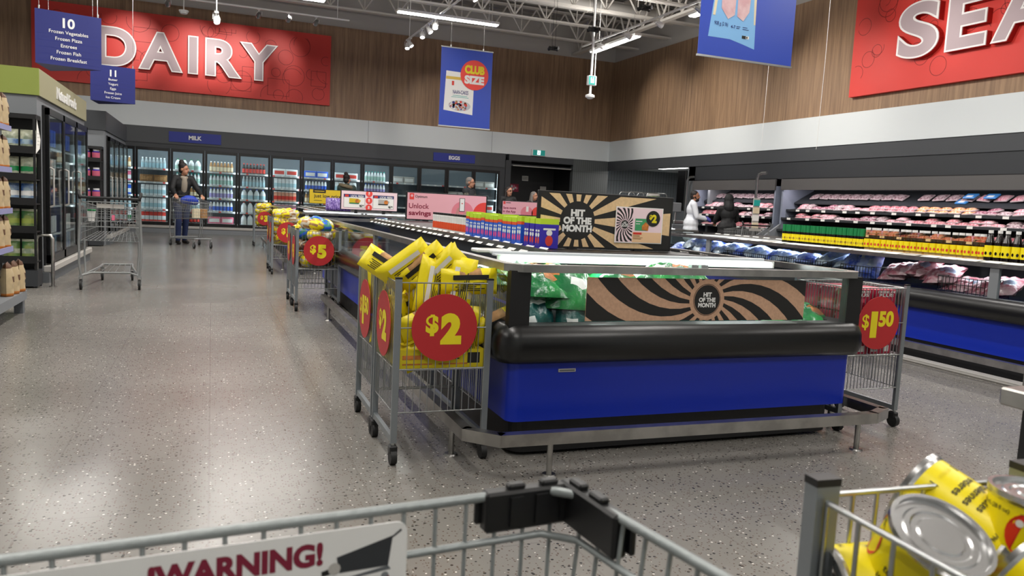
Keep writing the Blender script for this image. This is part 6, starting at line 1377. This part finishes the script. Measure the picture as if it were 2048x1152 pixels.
person((10.52, 15.55, 0), 1.15, 1.76, 'bearded man in a white coat with blue gloves beside the meat case', ((-0.14, -0.32, 1.12), (0.14, -0.36, 1.15)), 0.05, -0.35, SKIN2, HAIR, 'short', COATW, 0.6, TROU, None, False, True, None, GLOVE)
person((11.03, 14.85, 0), 2.75, 1.69, 'person seen from behind in a black hooded coat facing the meat case', ((-0.2, -0.35, 1.05), (0.2, -0.35, 1.05)), 0.04, 0, SKIN, HAIR, 'short', JBLK, 0.62, TROU, None, hood=JBLK)
person((3.38, 21.2, 0), 2.9, 1.78, 'person in a green parka with a fur trimmed hood before the cooler doors', ((-0.2, -0.3, 1.0), (0.2, -0.3, 1.0)), 0.0, -0.5, SKIN, HAIR, 'bun', COATG, 0.7, TROU, None, fur=FUR)
person((6.0, 18.6, 0), 0.75, 1.84, 'grey haired man in glasses and a dark vest with patterned sleeves', ((-0.2, -0.25, 1.0), (0.2, -0.25, 1.0)), 0.0, 0.2, SKIN, HAIRG, 'short', VEST, 0.86, TROU, None, True, sleeve=CAMO)
person((6.86, 18.1, 0), 0.2, 1.66, 'woman in glasses and a black coat in front of the dark doorway', ((-0.2, -0.2, 0.95), (0.2, -0.2, 0.95)), 0.0, 0.2, SKIN, HAIR, 'long', JBLK, 0.7, TROU, None, True)
person((7.75, 18.6, 0), 0.4, 1.58, 'person in a black coat mostly hidden behind the sunburst sign edge', ((-0.2, -0.2, 0.95), (0.2, -0.2, 0.95)), 0.0, 0.3, SKIN, HAIRG, 'long', JBLK, 0.7, TROU, None)

# ================================================================== doorway and preparation room details
def board(name, M, w_, h_, d, mt, label, cat, draw=None):
    m = MB(M); m.box(-w_/2, w_/2, -h_/2, h_/2, -d, 0, mt); o = m.build(name); tag(o, label, cat)
    if draw: q = MB(M @ Matrix.Translation((0, 0, 0.001))); draw(q); q.build('print', o)
def d_food(q):
    q.ls = 0.0015; r_ = random.Random(2)
    for i in range(14): q.disc(r_.uniform(-0.2, 0.2), r_.uniform(-0.06, 0.06), r_.uniform(0.02, 0.05), r_.choice([P_RED, WHITEB, ROSE]), i % 3, (-0.24, -0.11, 0.24, 0.11), n=10)
board('food_poster', FRONT(9.3, YB+1.49, 1.8), 0.52, 0.26, 0.01, MAROON, 'small red and white food poster inside the dark doorway', 'poster', d_food)
def d_note(q):
    for i in range(4): q.rect(-0.09, -0.05+i*0.03, 0.09, -0.04+i*0.03, INK, 0)
board('notice', FRONT(9.78, YB+1.49, 2.13), 0.22, 0.16, 0.006, PAPER, 'small white printed notice high inside the dark doorway', 'notice', d_note)
board('push_plate', FRONT(10.45, YB+1.49, 1.7), 0.22, 0.4, 0.01, GREYC, 'pale metal plate at the right of the dark doorway', 'plate')
m = MB(); m.box(8.7, 10.8, YB+0.02, YB+0.12, 2.44, 2.5, FASC2); m.box(8.75, 10.75, YB+0.0, YB+0.03, 2.44, 2.46, GREYC); tag(m.build('door_track'), 'dark sliding door track across the top of the dark doorway', 'door track')
o = MB(); o.box(12.32, 12.72, 23.96, 24.0, 1.2, 2.65, mat('window_blue', '#5a7390', 0.2)); o.box(12.34, 12.7, 23.95, 23.96, 2.3, 2.36, LEDC); o.box(12.34, 12.7, 23.95, 23.96, 2.45, 2.5, LEDC); struct(o.build('window_1'))  # the two glowing bars imitate lamp reflections in the blue pane
t = thing('wall_screen', 'narrow black wall screen hanging at the grey pillar', 'screen', (XR-0.03, 18.4, 1.85))
m = MB(); m.box(-0.03, 0.03, -0.2, 0.2, -0.55, 0.55, BLACK, 0.01); m.build('screen_body', t)
m = MB(); m.box(-0.034, -0.03, -0.18, 0.18, -0.52, 0.52, BLKG); m.build('screen_glass', t)
def chrome_rack(x0, x1, y, z, lb):
    t = thing('chrome_rack', lb, 'rack', (x0, y, 0)); m = MB(); L = x1-x0
    m.path([(0, 0, 0.0), (0, 0, z-0.05), (0.05, 0, z), (L-0.05, 0, z), (L, 0, z-0.05), (L, 0, 0)], 0.014, CHROME, 7); m.build('end_frame', t)
    m = MB(); m.path([(0, 0.5, 0.0), (0, 0.5, z-0.05), (0.05, 0.5, z), (L-0.05, 0.5, z), (L, 0.5, z-0.05), (L, 0.5, 0)], 0.014, CHROME, 7); m.build('end_frame', t)
    for zz in (0.3, 0.85, 1.4): m = MB(); m.box(-0.01, L+0.01, 0, 0.5, zz-0.02, zz, GREYC); m.build('shelf', t)
chrome_rack(10.37, 10.82, 18.3, 1.73, 'chrome rack on legs, left of two behind the sunburst sign'); chrome_rack(10.92, 11.55, 18.3, 1.73, 'chrome rack holding a green salad bag behind the sunburst sign')
m = MB(); m.bag(0.42, 0.34, 0.2, lambda u, v, s_: GREYC if v > 0.75 else CHIPG, 8, 8, 3, 0.02); tag(m.build('salad_bag', None, (11.25, 18.5, 1.402), (0, 0, 0.1)), 'bag of green leaves standing on the right chrome rack', 'bag')
t = thing('counter_scale', 'chrome weighing scale with a round head by the service opening', 'scale', (11.2, 17.2, 0.0))
m = MB(); m.box(-0.25, 0.25, -0.2, 0.2, 0, 0.95, GREY2, 0.02); m.build('stand', t); m = MB(); m.box(-0.18, 0.18, -0.15, 0.15, 0.95, 1.05, CHROME, 0.02); m.build('base', t); m = MB(); m.tube((0, 0.1, 1.05), (0, 0.1, 1.3), 0.03, CHROME, 8); m.box(-0.16, 0.16, 0.05, 0.13, 1.25, 1.5, GREY, 0.02); m.build('head', t)
m = MB(); m.box(XR-0.1, XR+0.3, 18.25, 22.7, 0.95, 0.99, STEEL); tag(m.build('steel_counter'), 'long steel counter top along the preparation room opening', 'counter')
